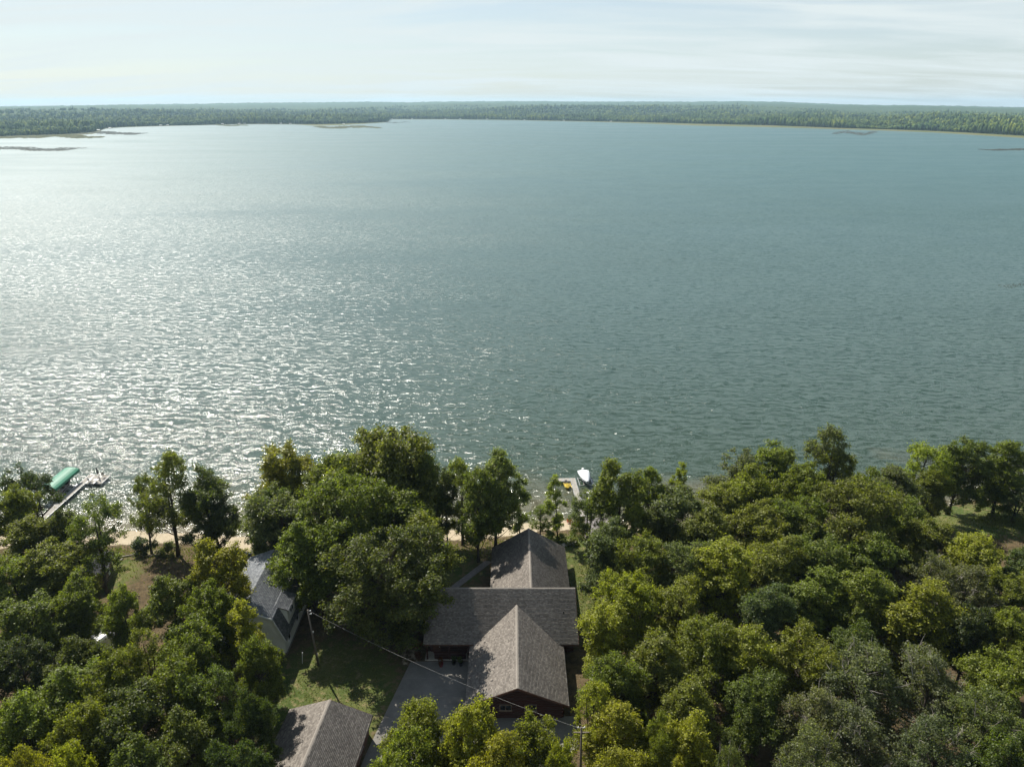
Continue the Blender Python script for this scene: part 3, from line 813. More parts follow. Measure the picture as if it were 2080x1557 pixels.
gable_roof(house, 70.4 - HY, 78.45 - HY, -11.06 - HX, 8.30 - HX, 5.3 - HZ, 8.65 - HZ, M_sh_brown, 'X', seed=11, ridge=77.18 - HY, ze1=7.25 - HZ)
gable_roof(house, -5.25 - HX, 6.45 - HX, 60.95 - HY, 75.2 - HY, 5.0 - HZ, 7.6 - HZ, M_sh_brown, 'Y', seed=21)
gable_roof(house, -3.0 - HX, 8.05 - HX, 77.35 - HY, 91.6 - HY, 5.0 - HZ, 8.4 - HZ, M_sh_brown, 'Y', seed=31)
for x in (1027, 1078):
    p = at_dist(x, 1436, 61.55); window(house, Wl(p.x, 61.55, p.z), 1.30, 0.80, (0, -1), M_trim)
window(house, Wl(-7.4, 72.0, 4.3), 1.6, 1.0, (0, -1))
window(house, Wl(8.0, 75.5, 4.2), 1.4, 1.0, (1, 0)); window(house, Wl(7.62, 83.0, 4.1), 1.4, 1.0, (1, 0)); window(house, Wl(7.62, 87.5, 4.1), 1.4, 1.0, (1, 0))
m = MB(); m.box(Wl(-9.6, 71.98, 3.5), (0.95, 0.06, 2.0)); d = m.build('door', M_fascia, house)
m = MB(); m.tube([Wl(-9.25, 71.92, 3.5), Wl(-9.25, 71.92, 3.62)], 0.03, 6); m.build('handle', M_alu, d)
for x in (-10.7, -7.9, -5.5):
    m = MB(); m.tube([Wl(x, 70.75, 2.5), Wl(x, 70.75, 5.18)], 0.11, 8); m.build('porch_post', M_log, house, smooth=True)
rail = MB(); rail.tube([Wl(-9.9, 70.75, 3.72), Wl(-5.7, 70.75, 3.72)], 0.085, 8); rail = rail.build('porch_railing', M_log, house, smooth=True)
for k in range(4):
    m = MB(); m.tube([Wl(-9.8, 70.75, 2.78 + 0.235 * k), Wl(-5.8, 70.75, 2.78 + 0.235 * k)], 0.075, 8); m.build('rail', M_log, rail, smooth=True)
m = MB(); m.box(Wl(-7.9, 71.35, 2.60), (6.2, 1.5, 0.16)); m.build('porch_floor', M_slab, house)
v = at(1145, 1247, 6.95)
m = MB(); m.tube([Wl(v.x, v.y, 6.7), Wl(v.x, v.y, 7.45)], 0.07, 8); vp = m.build('vent_pipe', M_dark, house)
m = MB(); m.tube([Wl(v.x, v.y, 6.92), Wl(v.x, v.y, 7.06)], [0.2, 0.08], 10); m.build('flashing', M_dark, vp)

# ---- garage
gar = empty('garage', (-20.55, 55.55, 2.5), RAD(-5))
tag(gar, 'detached garage with brown shingled roof cut by the bottom edge', 'garage')
m = MB(); m.box((0, 0, 1.22), (8.5, 8.4, 2.44))
for yy in (-4.19, 4.0): 
    t_ = [Vector((-4.2, yy, 2.40)), Vector((4.2, yy, 2.40)), Vector((0, yy, 4.0))]; m.loft([t_, [p + Vector((0, .19, 0)) for p in t_]])
gw = m.build('wall', M_fascia, gar)
gable_roof(gar, -4.72, 4.72, -4.7, 4.55, 2.5, 4.3, M_sh_brown, 'Y', seed=41)
window(gar, (4.28, 1.2, 1.5), 1.0, 0.8, (1, 0))
m = MB(); m.box((4.27, -1.6, 1.0), (0.05, 0.9, 2.0)); d = m.build('door', M_white, gar)
m = MB(); m.tube([(4.33, -1.25, 1.0), (4.33, -1.25, 1.1)], 0.03, 6); m.build('handle', M_alu, d)

# ---- gambrel cottage
CX, CY = -33.4, 77.65
cot = empty('cottage', (CX, CY, 2.5))
tag(cot, 'cream cottage with slate-grey gambrel roof among the left trees', 'house')
PROF = [(4.95, 2.6), (3.62, 6.0), (0.0, 7.35)]
y0, y1 = 71.25 - CY, 84.0 - CY
m = MB()
for sx in (1, -1):
    for (xa, za), (xb, zb) in zip(PROF[:-1], PROF[1:]):
        q = [(sx * xa, y0, za), (sx * xa, y1, za), (sx * xb, y1, zb), (sx * xb, y0, zb)]
        m.slab(q if sx > 0 else q[::-1], 0.14)
croof = m.build('roof', M_deckroof, cot)
for i, sx in enumerate((1, -1)):
    for j, ((xa, za), (xb, zb)) in enumerate(zip(PROF[:-1], PROF[1:])):
        pa, pb_, pr = Vector((sx * xa, y0 if sx > 0 else y1, za)), Vector((sx * xa, y1 if sx > 0 else y0, za)), Vector((sx * xb, y0 if sx > 0 else y1, zb))
        shingles('shingles', pa, pb_ - pa, pr - pa, (pb_ - pa).length, (pr - pa).length, croof, M_sh_grey, 0.20, 50 + 2 * i + j)
for sx in (1, -1):                               # white rake boards
    for yy, sg in ((y0, -1), (y1, 1)):
        for (xa, za), (xb, zb) in zip(PROF[:-1], PROF[1:]):
            f = MB(); p = [Vector((sx * xa, yy + .015 * sg, za + .03)), Vector((sx * xb, yy + .015 * sg, zb + .03)), Vector((sx * xb, yy + .015 * sg, zb - .22)), Vector((sx * xa * 0.985, yy + .015 * sg, za - .2))]
            f.loft([p, [q + Vector((0, .05 * sg, 0)) for q in p]]); f.build('rake_board', M_white, croof)
def prof_x(z):
    if z <= 2.6: return 4.6
    if z <= 6.0: return 4.8 + (3.5 - 4.8) * (z - 2.6) / 3.4 - 0.15
    return max(3.35 * (7.2 - z) / 1.2, 0.0)
m = MB(); m.box((0, 0, 1.3), (9.2, 11.9, 2.6))
for yy, sg in ((y0 + 0.4, 1), (y1 - 0.4, -1)):
    p = [Vector((-4.55, yy, 2.55)), Vector((4.55, yy, 2.55)), Vector((3.4, yy, 5.9)), Vector((0, yy, 7.15)), Vector((-3.4, yy, 5.9))]
    m.loft([p, [q + Vector((0, .12 * sg, 0)) for q in p]])
cwall = m.build('wall', M_cream, cot)
sid = MB()                                        # clapboards, front gable and right wall
z = 0.35
while z < 7.0:
    hw = prof_x(z + 0.16)
    if hw > 0.15:
        yy = y0 + 0.39
        sid.poly([(-hw, yy - .035, z), (hw, yy - .035, z), (hw, yy - .008, z + .165), (-hw, yy - .008, z + .165)])
        sid.poly([(-hw, yy - .001, z), (hw, yy - .001, z), (hw, yy - .035, z), (-hw, yy - .035, z)])
    if z < 2.45:
        xx = 4.6
        sid.poly([(xx + .035, -5.95, z), (xx + .035, 5.95, z), (xx + .008, 5.95, z + .165), (xx + .008, -5.95, z + .165)])
        sid.poly([(xx + .001, -5.95, z), (xx + .001, 5.95, z), (xx + .035, 5.95, z), (xx + .035, -5.95, z)])
    z += 0.165
tag(sid.build('clapboards', M_cream, cwall), kind='stuff')
m = MB(); m.box((0, 0, 0.12), (9.3, 12.0, 0.5)); m.build('foundation', M_found, cot)
for yw in (73.2, 76.8, 79.0, 81.2): window(cot, (4.64, yw - CY, 1.75), 0.9, 1.1, (1, 0), halves=1)
window(cot, (-0.2, y0 + 0.33, 5.1), 1.5, 0.95, (0, -1)); window(cot, (-2.6, y0 + 0.33, 1.5), 1.2, 1.1, (0, -1))
# shed dormer on the right slope
da, db = 73.55 - CY, 76.5 - CY
dr = MB(); pts = [Vector((4.95, da - .15, 5.55)), Vector((4.95, db + .15, 5.55)), Vector((3.2, db + .15, 6.22)), Vector((3.2, da - .15, 6.22))]
dr.slab(pts, 0.12); dor = dr.build('dormer', M_deckroof, cot)
shingles('shingles', pts[0], pts[1] - pts[0], pts[3] - pts[0], (pts[1] - pts[0]).length, (pts[3] - pts[0]).length, dor, M_sh_grey, 0.2, 61)
m = MB()
prism = [Vector((3.7, da, 5.9)), Vector((4.7, da, 5.5)), Vector((4.7, da, 3.3))]
m.loft([prism, [q + Vector((0, db - da, 0)) for q in prism]]); m.build('dormer_wall', M_cream, dor)
f = MB(); f.box((4.98, (da + db) / 2, 5.47), (0.04, db - da + .34, 0.2)); f.build('fascia', M_white, dor)
window(cot, (4.74, (da + db) / 2, 4.7), 1.3, 0.95, (1, 0))

# ---- small shed
shed = empty('shed', (-62.3, 87.2, 2.5), RAD(18))
tag(shed, 'small shed with dark grey roof in shade under the thin light tree', 'shed')
m = MB(); m.box((0, 0, 1.05), (4.6, 5.4, 2.1))
for yy in (-2.69, 2.5):
    t_ = [Vector((-2.28, yy, 2.08)), Vector((2.28, yy, 2.08)), Vector((0, yy, 3.1))]; m.loft([t_, [p + Vector((0, .19, 0)) for p in t_]])
m.build('wall', M_tanwall, shed)
gable_roof(shed, -2.75, 2.75, -3.1, 3.1, 2.1, 3.4, M_sh_dark, 'Y', seed=71)
m = MB(); m.box((2.33, 0.4, 0.95), (0.05, 0.9, 1.9)); m.build('door', M_white, shed)

# ---- trailer between the left trees
tr_o = empty('travel_trailer', (-54.2, 73.4, 2.5), RAD(62))
tag(tr_o, 'white trailer roof glimpsed between leaves in the left wood', 'trailer')
rings = []
for yy, k in ((-3.0, .90), (-2.8, 1), (2.6, 1), (3.0, .86)):
    rings.append([Vector((x * k, yy, 0.55 + (z - 0.55) * (1 if z < 2.4 else k))) for x, z in ((-1.15, .55), (1.15, .55), (1.2, 2.3), (1.0, 2.62), (0, 2.72), (-1.0, 2.62), (-1.2, 2.3))])
m = MB(); m.loft(rings); m.build('body', M_white, tr_o)
for sx in (-1, 1):
    m = MB(); m.tube([(sx * 1.02, -0.2, 0.36), (sx * 1.22, -0.2, 0.36)], 0.36, 14); w_o = m.build('wheel', M_dark, tr_o)
    m = MB(); m.tube([(sx * 1.225, -0.2, 0.36), (sx * 1.24, -0.2, 0.36)], 0.18, 10); m.build('rim', M_alu, w_o)
    window(tr_o, (sx * 1.19, 0.9, 1.75), 1.2, 0.5, (sx, 0), M_dark)
m = MB(); m.tube([(0, 3.0, .6), (0, 4.1, .55)], .05, 6); m.build('hitch', M_dark, tr_o)
m = MB(); m.box((0, 4.1, 0.26), (0.12, 0.12, 0.56)); m.build('jack_stand', M_dark, tr_o)

# ---- driveway, paths
def paving(name, pts, z, mat, th=0.05):
    m = MB(); m.slab([(x, y, z) for x, y in pts], th); o = m.build(name, mat); tag(o, kind='structure'); return o
dv = paving('driveway', [(-18.5, 40), (-6, 40), (-2, 52), (7.3, 57.5), (7.3, 61.9), (-4.4, 61.9), (-4.6, 70.5), (-12.8, 70.5), (-14.6, 62.5), (-15.8, 57)], 2.512, M_gravel)
left_e = [(40, -18.5), (57, -15.8), (62.5, -14.6), (70.5, -12.8)]; right_e = [(40, -6), (52, -2), (57.5, 7.3), (61.89, 7.3), (61.9, -4.42), (70.5, -4.62)]
def edge_x(lst, y): return float(np.interp(y, [q[0] for q in lst], [q[1] for q in lst]))
ycuts = [40, 43.4, 46.8, 50.2, 53.6, 57, 59.45, 61.88, 64.8, 67.7, 70.48]
for ya, yb in zip(ycuts[:-1], ycuts[1:]):
    ym = 0.5 * (ya + yb); nc = 5 if ym > 55 and ym < 61.9 else 3
    for k in range(nc):
        def px_(y, f, ya=ya): 
            yy = min(max(y, ya + .001), 100); a = edge_x(left_e, y); c = edge_x(right_e, y if not (ya >= 61.8) else max(y, 61.95)); return a + (c - a) * f
        gp_ = 0.012; f0, f1 = k / nc, (k + 1) / nc
        q = [(px_(ya, f0) + gp_, ya + gp_), (px_(ya, f1) - gp_, ya + gp_), (px_(yb, f1) - gp_, yb - gp_), (px_(yb, f0) + gp_, yb - gp_)]
        zt = 2.530 + random.uniform(-.003, .003)
        m = MB(); m.slab([(x, y, zt) for x, y in q], 0.03); m.build('concrete_panel', M_conc, dv)
pa, pb_ = at(992, 1138, 2.5), at(918, 1194, 2.5)
paving('path', [(pa.x - .5, pa.y), (pb_.x - .5, pb_.y), (pb_.x + .6, pb_.y - .3), (pa.x + .6, pa.y - .3)], 2.52, M_gravel)
paving('patio', [(12.0, 99.2), (15.6, 99.6), (17.4, 105.5), (12.6, 106.0)], 1.35, M_gravel, 0.8)
pv = empty('stepping_path', (9.0, 96.2, 2.45)); tag(pv, kind='structure')
for k in range(5):
    m = MB(); m.box((-1.3 + 0.62 * k, -0.65 + 0.38 * k, 0.02), (0.56, 0.75, 0.1), RAD(30 + (k % 2) * 3)); m.build('paver', M_slab, pv)

# ------------------------------------------------------------------ trees, far ones first
G_L, G_S, G_C, G_R, G_B = 'trees of the left wood', 'trees along the near shore', 'trees between cottage and log house', 'trees of the right wood', 'trees at the foot of the driveway'
BT, FT, ST, DT = 'broadleaf_tree', 'feathery_tree', 'slender_tree', 'dense_tree'
TREES = [
 # x, y, width px, distance, kind, colour, name, group, label
 # shore, left of the log house
 (52, 936, 112, 99, 'airy', 'deep', FT, G_S, 'dark open-branched tree in front of the water left of the green boat canopy'),
 (20, 985, 100, 92, 'round', 'mid', BT, G_L, 'mid green tree cut by the left edge, just below the dark open tree'),
 (168, 1012, 118, 84, 'airy', 'light', FT, G_S, 'thin light green tree in front of the foot of the green-canopy dock'),
 (318, 914, 120, 94, 'airy', 'olive', FT, G_S, 'tall loose many-stemmed tree with glitter showing through, right of the green-canopy dock'),
 (272, 960, 80, 95, 'airy', 'dark', FT, G_S, 'low dark left stem of the loose clump standing before the glitter'),
 (415, 938, 122, 95, 'dense', 'dark', DT, G_S, 'compact dark leafy tree alone on the beach before the glitter'),
 (562, 903, 132, 98, 'dense', 'yell', DT, G_S, 'yellow-tinged shore tree at the left end of the big central clump'),
 (655, 905, 170, 96, 'round', 'mid', BT, G_C, 'green shore tree between the yellow-tinged one and the tallest crown'),
 (765, 858, 225, 94, 'round', 'olive', BT, G_C, 'tallest crown of the central clump, standing highest against the lake'),
 (838, 884, 110, 96, 'round', 'dark', BT, G_C, 'dark crown just right of the tallest crown of the central clump'),
 (706, 922, 190, 90, 'round', 'mid', BT, G_C, 'green crown just below and left of the tallest crown'),
 (575, 985, 160, 88, 'airy', 'blue', FT, G_C, 'feathery dull green tree drooping toward the beach left of the central clump'),
 (540, 1000, 110, 89, 'round', 'blue', BT, G_C, 'blue-green leaning tree at the beach end of the central clump'),
 (690, 965, 240, 82, 'big', 'mid', BT, G_C, 'broad green crown filling the upper middle of the central clump'),
 (800, 985, 180, 84, 'round', 'mid', BT, G_C, 'rounded green crown in the upper right of the central clump'),
 (612, 1035, 170, 80, 'round', 'mid', BT, G_C, 'green crown behind the slate-roofed cottage, left of the central clump'),
 (768, 1075, 265, 73, 'big', 'dark', BT, G_C, 'huge dark spreading tree between cottage and log house with twin trunks'),
 (630, 1098, 105, 83, 'round', 'mid', BT, G_C, 'green tree overhanging the right slope of the slate-roofed cottage'),
 (848, 1048, 140, 79, 'dense', 'olive', DT, G_C, 'light olive tree on the right flank of the huge dark tree'),
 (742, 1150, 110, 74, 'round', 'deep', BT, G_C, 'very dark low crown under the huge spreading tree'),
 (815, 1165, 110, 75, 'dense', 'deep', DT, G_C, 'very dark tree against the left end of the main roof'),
 (885, 942, 90, 98, 'airy', 'deep', FT, G_S, 'dark see-through tree between the central clump and the pale willowy pair'),
 (935, 926, 92, 98, 'airy', 'light', FT, G_S, 'pale willowy tree, left one of the pair above the path'),
 (905, 975, 70, 97, 'slim', 'mid', ST, G_S, 'short mid green tree under the left of the pale willowy pair'),
 (1005, 907, 112, 95.5, 'tall', 'light', BT, G_S, 'pale green willowy tree left of the lakeward gable peak'),
 (968, 948, 95, 91.5, 'tall', 'mid', BT, G_S, 'green tree filling the gap between the pale willowy pair'),
 (1056, 958, 52, 97, 'slim', 'light', ST, G_S, 'thin leaning tree right at the lakeward gable peak'),
 # around the right dock
 (1137, 970, 62, 98, 'slim', 'lime', ST, G_S, 'slender bright green tree in front of the small dock'),
 (1098, 1022, 58, 100, 'airy', 'light', FT, G_S, 'little crooked tree on the beach beside the slender bright tree'),
 (1199, 996, 84, 92, 'airy', 'dark', FT, G_S, 'thin dark tree with bare lower trunk in front of the red chairs'),
 (1268, 924, 128, 90, 'tall', 'mid', BT, G_R, 'tall dark-stemmed green tree right of the moored white boat'),
 (1325, 950, 78, 93, 'tall', 'olive', BT, G_R, 'narrow green tree behind the tall dark-stemmed tree'),
 (1384, 938, 48, 103, 'slim', 'lime', ST, G_S, 'small bright green tip standing out against the water'),
 (1245, 1045, 110, 84, 'round', 'blue', BT, G_R, 'blue-green tree over the small lawn beside the lake wing'),
 (1362, 985, 150, 92, 'round', 'blue', BT, G_R, 'rounded blue-green tree below the small bright green tip'),
 (1470, 985, 120, 94, 'round', 'mid', BT, G_R, 'mid green tree in the gap left of the dull feathery shore tree'),
 # right shore
 (1502, 904, 150, 103, 'airy', 'grey', FT, G_S, 'dull grey-green feathery tree on the shore right of the bright tip'),
 (1592, 893, 110, 103, 'dense', 'olive', DT, G_S, 'olive crown with dark top beside the tall round willow'),
 (1545, 950, 130, 94, 'round', 'lime', BT, G_R, 'bright yellow-green crown below the olive shore crown'),
 (1640, 938, 120, 95, 'round', 'mid', BT, G_R, 'green crown left of the tall round willow'),
 (1700, 858, 122, 104, 'airy', 'grey', FT, G_S, 'tall round grey-green willow standing clear above the right wood'),
 (1700, 900, 100, 103, 'airy', 'olive', FT, G_S, 'lower half-hidden crown under the tall round willow'),
 (1768, 948, 110, 95, 'round', 'olive', BT, G_R, 'olive crown right of the tall round willow'),
 (1882, 890, 110, 106, 'airy', 'lime', FT, G_S, 'light lime tree at the shore right of the water gap'),
 (1840, 945, 120, 97, 'round', 'blue', BT, G_R, 'dull green crown below the light lime shore tree'),
 (1968, 884, 120, 108, 'round', 'dark', BT, G_S, 'dark shore tree behind the sunny clearing'),
 (2060, 892, 110, 108, 'dense', 'mid', DT, G_S, 'green shore tree at the right edge behind the clearing'),
 (1900, 950, 80, 102, 'round', 'mid', BT, G_R, 'green tree at the left end of the clearing by the dark shore tree'),
 (2078, 985, 86, 104, 'airy', 'blue', BT, G_R, 'spreading tree overhanging the sunny clearing'),
 # right wood, rows towards the camera
 (1440, 1030, 150, 86, 'round', 'mid', BT, G_R, 'rounded green tree left of the broad yellow-topped crown'),
 (1560, 1015, 150, 88, 'round', 'olive', BT, G_R, 'olive green tree two crowns left of the broad yellow-topped one'),
 (1640, 1000, 130, 88, 'round', 'mid', BT, G_R, 'green tree directly left of the broad yellow-topped crown'),
 (1745, 978, 230, 87, 'big', 'olive', BT, G_R, 'broad crown with yellow patches at the top in the middle of the right wood'),
 (1850, 1010, 130, 89, 'round', 'mid', BT, G_R, 'green tree bordering the clearing on its left'),
 (1890, 1060, 120, 84, 'round', 'mid', BT, G_R, 'green tree just below the left corner of the clearing'),
 (1992, 1088, 165, 80, 'round', 'yell', BT, G_R, 'wide yellow-green tree in front of the sunny clearing'),
 (2090, 1095, 110, 80, 'round', 'blue', BT, G_R, 'blue-green tree at the right edge below the clearing'),
 (1325, 1085, 130, 79, 'round', 'mid', BT, G_R, 'green tree above the yellow crowns next to the house lawn'),
 (1395, 1100, 140, 78, 'round', 'blue', BT, G_R, 'smooth blue-green crown left of the bright yellow-green pillar'),
 (1480, 1098, 140, 76, 'tall', 'yell', BT, G_R, 'bright yellow-green pillar-shaped tree, brightest in the right wood'),
 (1585, 1085, 150, 79, 'round', 'olive', BT, G_R, 'olive tree right of the bright yellow-green pillar tree'),
 (1680, 1085, 150, 80, 'round', 'mid', BT, G_R, 'green tree below the broad yellow-topped crown'),
 (1780, 1085, 140, 80, 'round', 'mid', BT, G_R, 'green tree left of the pale grey oak, below the broad crown'),
 (1880, 1125, 140, 76, 'grey', 'grey', BT, G_R, 'pale grey-green oak with bare twigs below the clearing'),
 (1975, 1145, 140, 74, 'grey', 'grey', BT, G_R, 'second grey-green oak, half behind the yellow-topped dome tree'),
 (2060, 1150, 130, 74, 'round', 'olive', BT, G_R, 'olive tree at the right edge beside the grey oaks'),
 (1290, 1165, 150, 70, 'round', 'yell', BT, G_R, 'yellow-green tree nearest the lake wing lawn'),
 (1215, 1085, 90, 80, 'slim', 'blue', ST, G_R, 'small blue-green tree on the lawn edge by the lake wing'),
 (1385, 1185, 140, 70, 'round', 'olive', BT, G_R, 'olive tree in the dip below the smooth blue-green crown'),
 (1570, 1180, 130, 70, 'round', 'blue', BT, G_R, 'blue-green tree in the shadow right of the bright pillar tree'),
 (1655, 1155, 130, 73, 'tall', 'mid', BT, G_R, 'left one of the twin green pillars in the middle of the wood'),
 (1755, 1148, 140, 73, 'tall', 'mid', BT, G_R, 'right one of the twin green pillars in the middle of the wood'),
 (1890, 1180, 170, 68, 'dense', 'yell', DT, G_R, 'dome-shaped tree with yellow top in front of the grey oaks'),
 (1990, 1230, 120, 66, 'round', 'deep', BT, G_R, 'very dark tree in the hollow right of the yellow-topped dome'),
 (2065, 1230, 110, 65, 'round', 'mid', BT, G_R, 'green tree at the right edge level with the yellow-topped dome'),
 (1238, 1222, 120, 66, 'dense', 'yell', DT, G_R, 'yellow-edged tree touching the right end of the main roof'),
 (1330, 1275, 170, 62, 'round', 'mid', BT, G_R, 'big green tree right of the front gable'),
 (1440, 1255, 150, 63, 'round', 'mid', BT, G_R, 'green crown with sunny top in the lower middle of the wood'),
 (1530, 1275, 130, 62, 'tall', 'yell', BT, G_R, 'yellow pillar tree in the lower middle of the right wood'),
 (1640, 1275, 150, 62, 'round', 'olive', BT, G_R, 'olive dome below the twin green pillars'),
 (1745, 1260, 120, 64, 'round', 'dark', BT, G_R, 'dark tree between the olive dome and the yellow-topped dome'),
 (2030, 1310, 150, 58, 'round', 'olive', BT, G_R, 'olive tree low at the right edge'),
 (1250, 1325, 140, 58, 'round', 'mid', BT, G_R, 'green tree beside the shaded right wall of the log house'),
 (1770, 1318, 190, 58, 'grey', 'grey', BT, G_R, 'large grey-green oak below the dome, left of the bare branches'),
 (1915, 1335, 190, 57, 'grey', 'grey', BT, G_R, 'grey oak with pale bare branches near the right edge'),
 (1395, 1370, 160, 55, 'round', 'mid', BT, G_R, 'green crown in the lowest part of the wood below the sunny-topped one'),
 (1540, 1370, 150, 56, 'round', 'dark', BT, G_R, 'dark crown below the yellow pillar tree'),
 (1655, 1385, 160, 54, 'grey', 'grey', BT, G_R, 'grey-green oak above the shadowed gap at the bottom'),
 (2050, 1410, 170, 52, 'grey', 'blue', BT, G_R, 'grey oak in the lower corner at the right edge'),
 (1210, 1388, 110, 54, 'airy', 'yell', FT, G_R, 'thin yellow-green tree hiding the right utility pole'),
 (1265, 1425, 140, 52, 'dense', 'yell', DT, G_R, 'yellow-green tree right of the thin one by the utility pole'),
 (1345, 1450, 90, 50, 'round', 'mid', BT, G_R, 'small green crown between two yellow-green crowns at the bottom'),
 (1415, 1448, 130, 50, 'dense', 'yell', DT, G_R, 'yellow-green tree right of the small green crown at the bottom'),
 (1780, 1430, 190, 51, 'grey', 'grey', BT, G_R, 'wide grey-green oak at the bottom, middle of the three in a row'),
 (1925, 1450, 180, 50, 'grey', 'grey', BT, G_R, 'wide grey-green oak at the bottom, right one of the three in a row'),
 (1665, 1480, 150, 48, 'grey', 'grey', BT, G_R, 'grey-green oak at the bottom, left one of the three in a row'),
 (1490, 1520, 110, 46, 'grey', 'blue', BT, G_R, 'crown tip at the bottom edge left of the shadowed gap'),
 (1255, 1520, 150, 46, 'round', 'yell', BT, G_B, 'yellow-green crown at the bottom edge right of the utility pole'),
 (2060, 1500, 150, 46, 'round', 'dark', BT, G_R, 'dark crown in the bottom corner at the right'),
 # bottom centre
 (838, 1420, 150, 50, 'round', 'olive', BT, G_B, 'green tree over the lower driveway, left of the brightest one'),
 (942, 1402, 185, 49.5, 'round', 'yell', BT, G_B, 'bright yellow-green tree in front of the log house front gable'),
 (1085, 1452, 155, 47.5, 'round', 'olive', BT, G_B, 'green tree below the front gable windows'),
 (805, 1478, 165, 46, 'round', 'mid', BT, G_B, 'green tree beside the garage roof at the bottom edge'),
 (1010, 1478, 160, 46, 'round', 'yell', BT, G_B, 'yellow-green crown at the bottom edge below the bright tree'),
 (1140, 1510, 90, 45, 'round', 'yell', BT, G_B, 'small yellow-green crown at the bottom left of the utility pole'),
 # left wood
 (45, 1045, 130, 86, 'round', 'mid', BT, G_L, 'green tree at the left edge in front of the shore trees'),
 (112, 1026, 95, 88, 'round', 'dark', BT, G_L, 'dark tree hiding the landward end of the green-canopy dock'),
 (95, 1098, 150, 79, 'round', 'mid', BT, G_L, 'broad green tree between the left edge and the dark shed roof'),
 (10, 1125, 130, 77, 'round', 'mid', BT, G_L, 'green tree at the left edge beside the broad one'),
 (138, 1165, 110, 72, 'round', 'mid', BT, G_L, 'green tree in front of the dark shed roof'),
 (60, 1200, 150, 70, 'round', 'olive', BT, G_L, 'olive tree near the left edge above the dark hollow'),
 (236, 1194, 92, 70, 'round', 'olive', BT, G_L, 'olive tree below the bare brown yard'),
 (345, 1150, 140, 73, 'round', 'olive', BT, G_L, 'olive-brown tree between the bare yard and the sunlit cottage tree'),
 (440, 1092, 130, 74, 'tall', 'yell', BT, G_L, 'sunlit yellow-green tree standing against the slate cottage roof'),
 (415, 1180, 120, 69, 'round', 'mid', BT, G_L, 'green tree in front of the sunlit cottage tree'),
 (474, 1222, 90, 66.5, 'tall', 'yell', BT, G_L, 'yellow-green tree overlapping the cottage wall'),
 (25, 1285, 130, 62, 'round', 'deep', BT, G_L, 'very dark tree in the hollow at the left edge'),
 (138, 1296, 120, 62, 'round', 'dark', BT, G_L, 'dark tree below the white trailer roof'),
 (285, 1275, 120, 60, 'airy', 'olive', FT, G_L, 'thin tree with orange tinted leaves right of the white trailer roof'),
 (375, 1260, 140, 62, 'round', 'olive', BT, G_L, 'olive tree with dead twigs in the middle of the left wood'),
 (512, 1285, 100, 60.5, 'round', 'mid', BT, G_L, 'green tree at the edge of the lawn below the cottage'),
 (120, 1335, 190, 57, 'round', 'mid', BT, G_L, 'large bright green dome in the lower left of the wood'),
 (225, 1320, 130, 57, 'round', 'mid', BT, G_L, 'green dome right of the large bright one'),
 (330, 1340, 140, 56, 'airy', 'olive', FT, G_L, 'thin tree with visible dark trunk in the lower left wood'),
 (420, 1345, 140, 56, 'round', 'dark', BT, G_L, 'dark tree by the lawn behind the garage'),
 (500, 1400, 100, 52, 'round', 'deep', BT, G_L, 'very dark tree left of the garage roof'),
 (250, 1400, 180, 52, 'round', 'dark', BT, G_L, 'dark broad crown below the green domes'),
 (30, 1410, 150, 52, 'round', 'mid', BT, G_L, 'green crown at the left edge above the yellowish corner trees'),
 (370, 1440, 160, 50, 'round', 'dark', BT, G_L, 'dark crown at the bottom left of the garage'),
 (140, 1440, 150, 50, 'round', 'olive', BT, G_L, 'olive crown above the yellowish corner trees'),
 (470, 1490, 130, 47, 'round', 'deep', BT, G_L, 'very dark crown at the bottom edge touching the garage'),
 (45, 1500, 110, 46, 'round', 'yell', BT, G_L, 'yellowish crown in the bottom left corner'),
 (120, 1505, 100, 46, 'round', 'yell', BT, G_L, 'yellowish crown next to the bottom left corner one'),
 (270, 1495, 150, 47, 'round', 'dark', BT, G_L, 'dark crown at the bottom edge between yellowish crowns and garage'),
]
for x, y, w_, Y, kind, col, nm, grp, lab in TREES:
    tree(x, y, w_, Y, kind, col, lab, nm, grp)
# shrubs
SHRUBS = [
 (1116, 1072, 34, 97.5, 'lime', 'bright green bush at the edge of the beach below the gable peak'),
 (1092, 1086, 26, 96.5, 'mid', 'green bush against the right slope of the lake wing'),
 (1142, 1082, 26, 97.5, 'olive', 'olive bush at the foot of the slender bright tree'),
 (1165, 1090, 30, 96.0, 'mid', 'green bush at the foot of the thin dark tree'),
 (846, 1296, 22, 73.0, 'red', 'reddish shrub at the left end of the main roof'),
 (850, 1322, 20, 71.0, 'red', 'reddish brown shrub by the corner of the porch'),
 (232, 1125, 34, 92.5, 'mid', 'green bush beside the dark shed roof'),
 (285, 1090, 50, 94.5, 'deep', 'dark bush at the foot of the loose many-stemmed tree'),
 (345, 1096, 50, 94.0, 'dark', 'dark bush between the loose tree and the compact beach tree'),
 (400, 1098, 40, 94.0, 'olive', 'olive bush under the compact dark beach tree'),
 (540, 1108, 44, 90.0, 'olive', 'olive bush behind the far end of the cottage roof'),
]
for x, y, w_, Y, col, lab in SHRUBS:
    tree(x, y, w_, Y, 'shrub', col, lab, 'shrub', 'shrubs on the bank and by the houses', 'shrub')

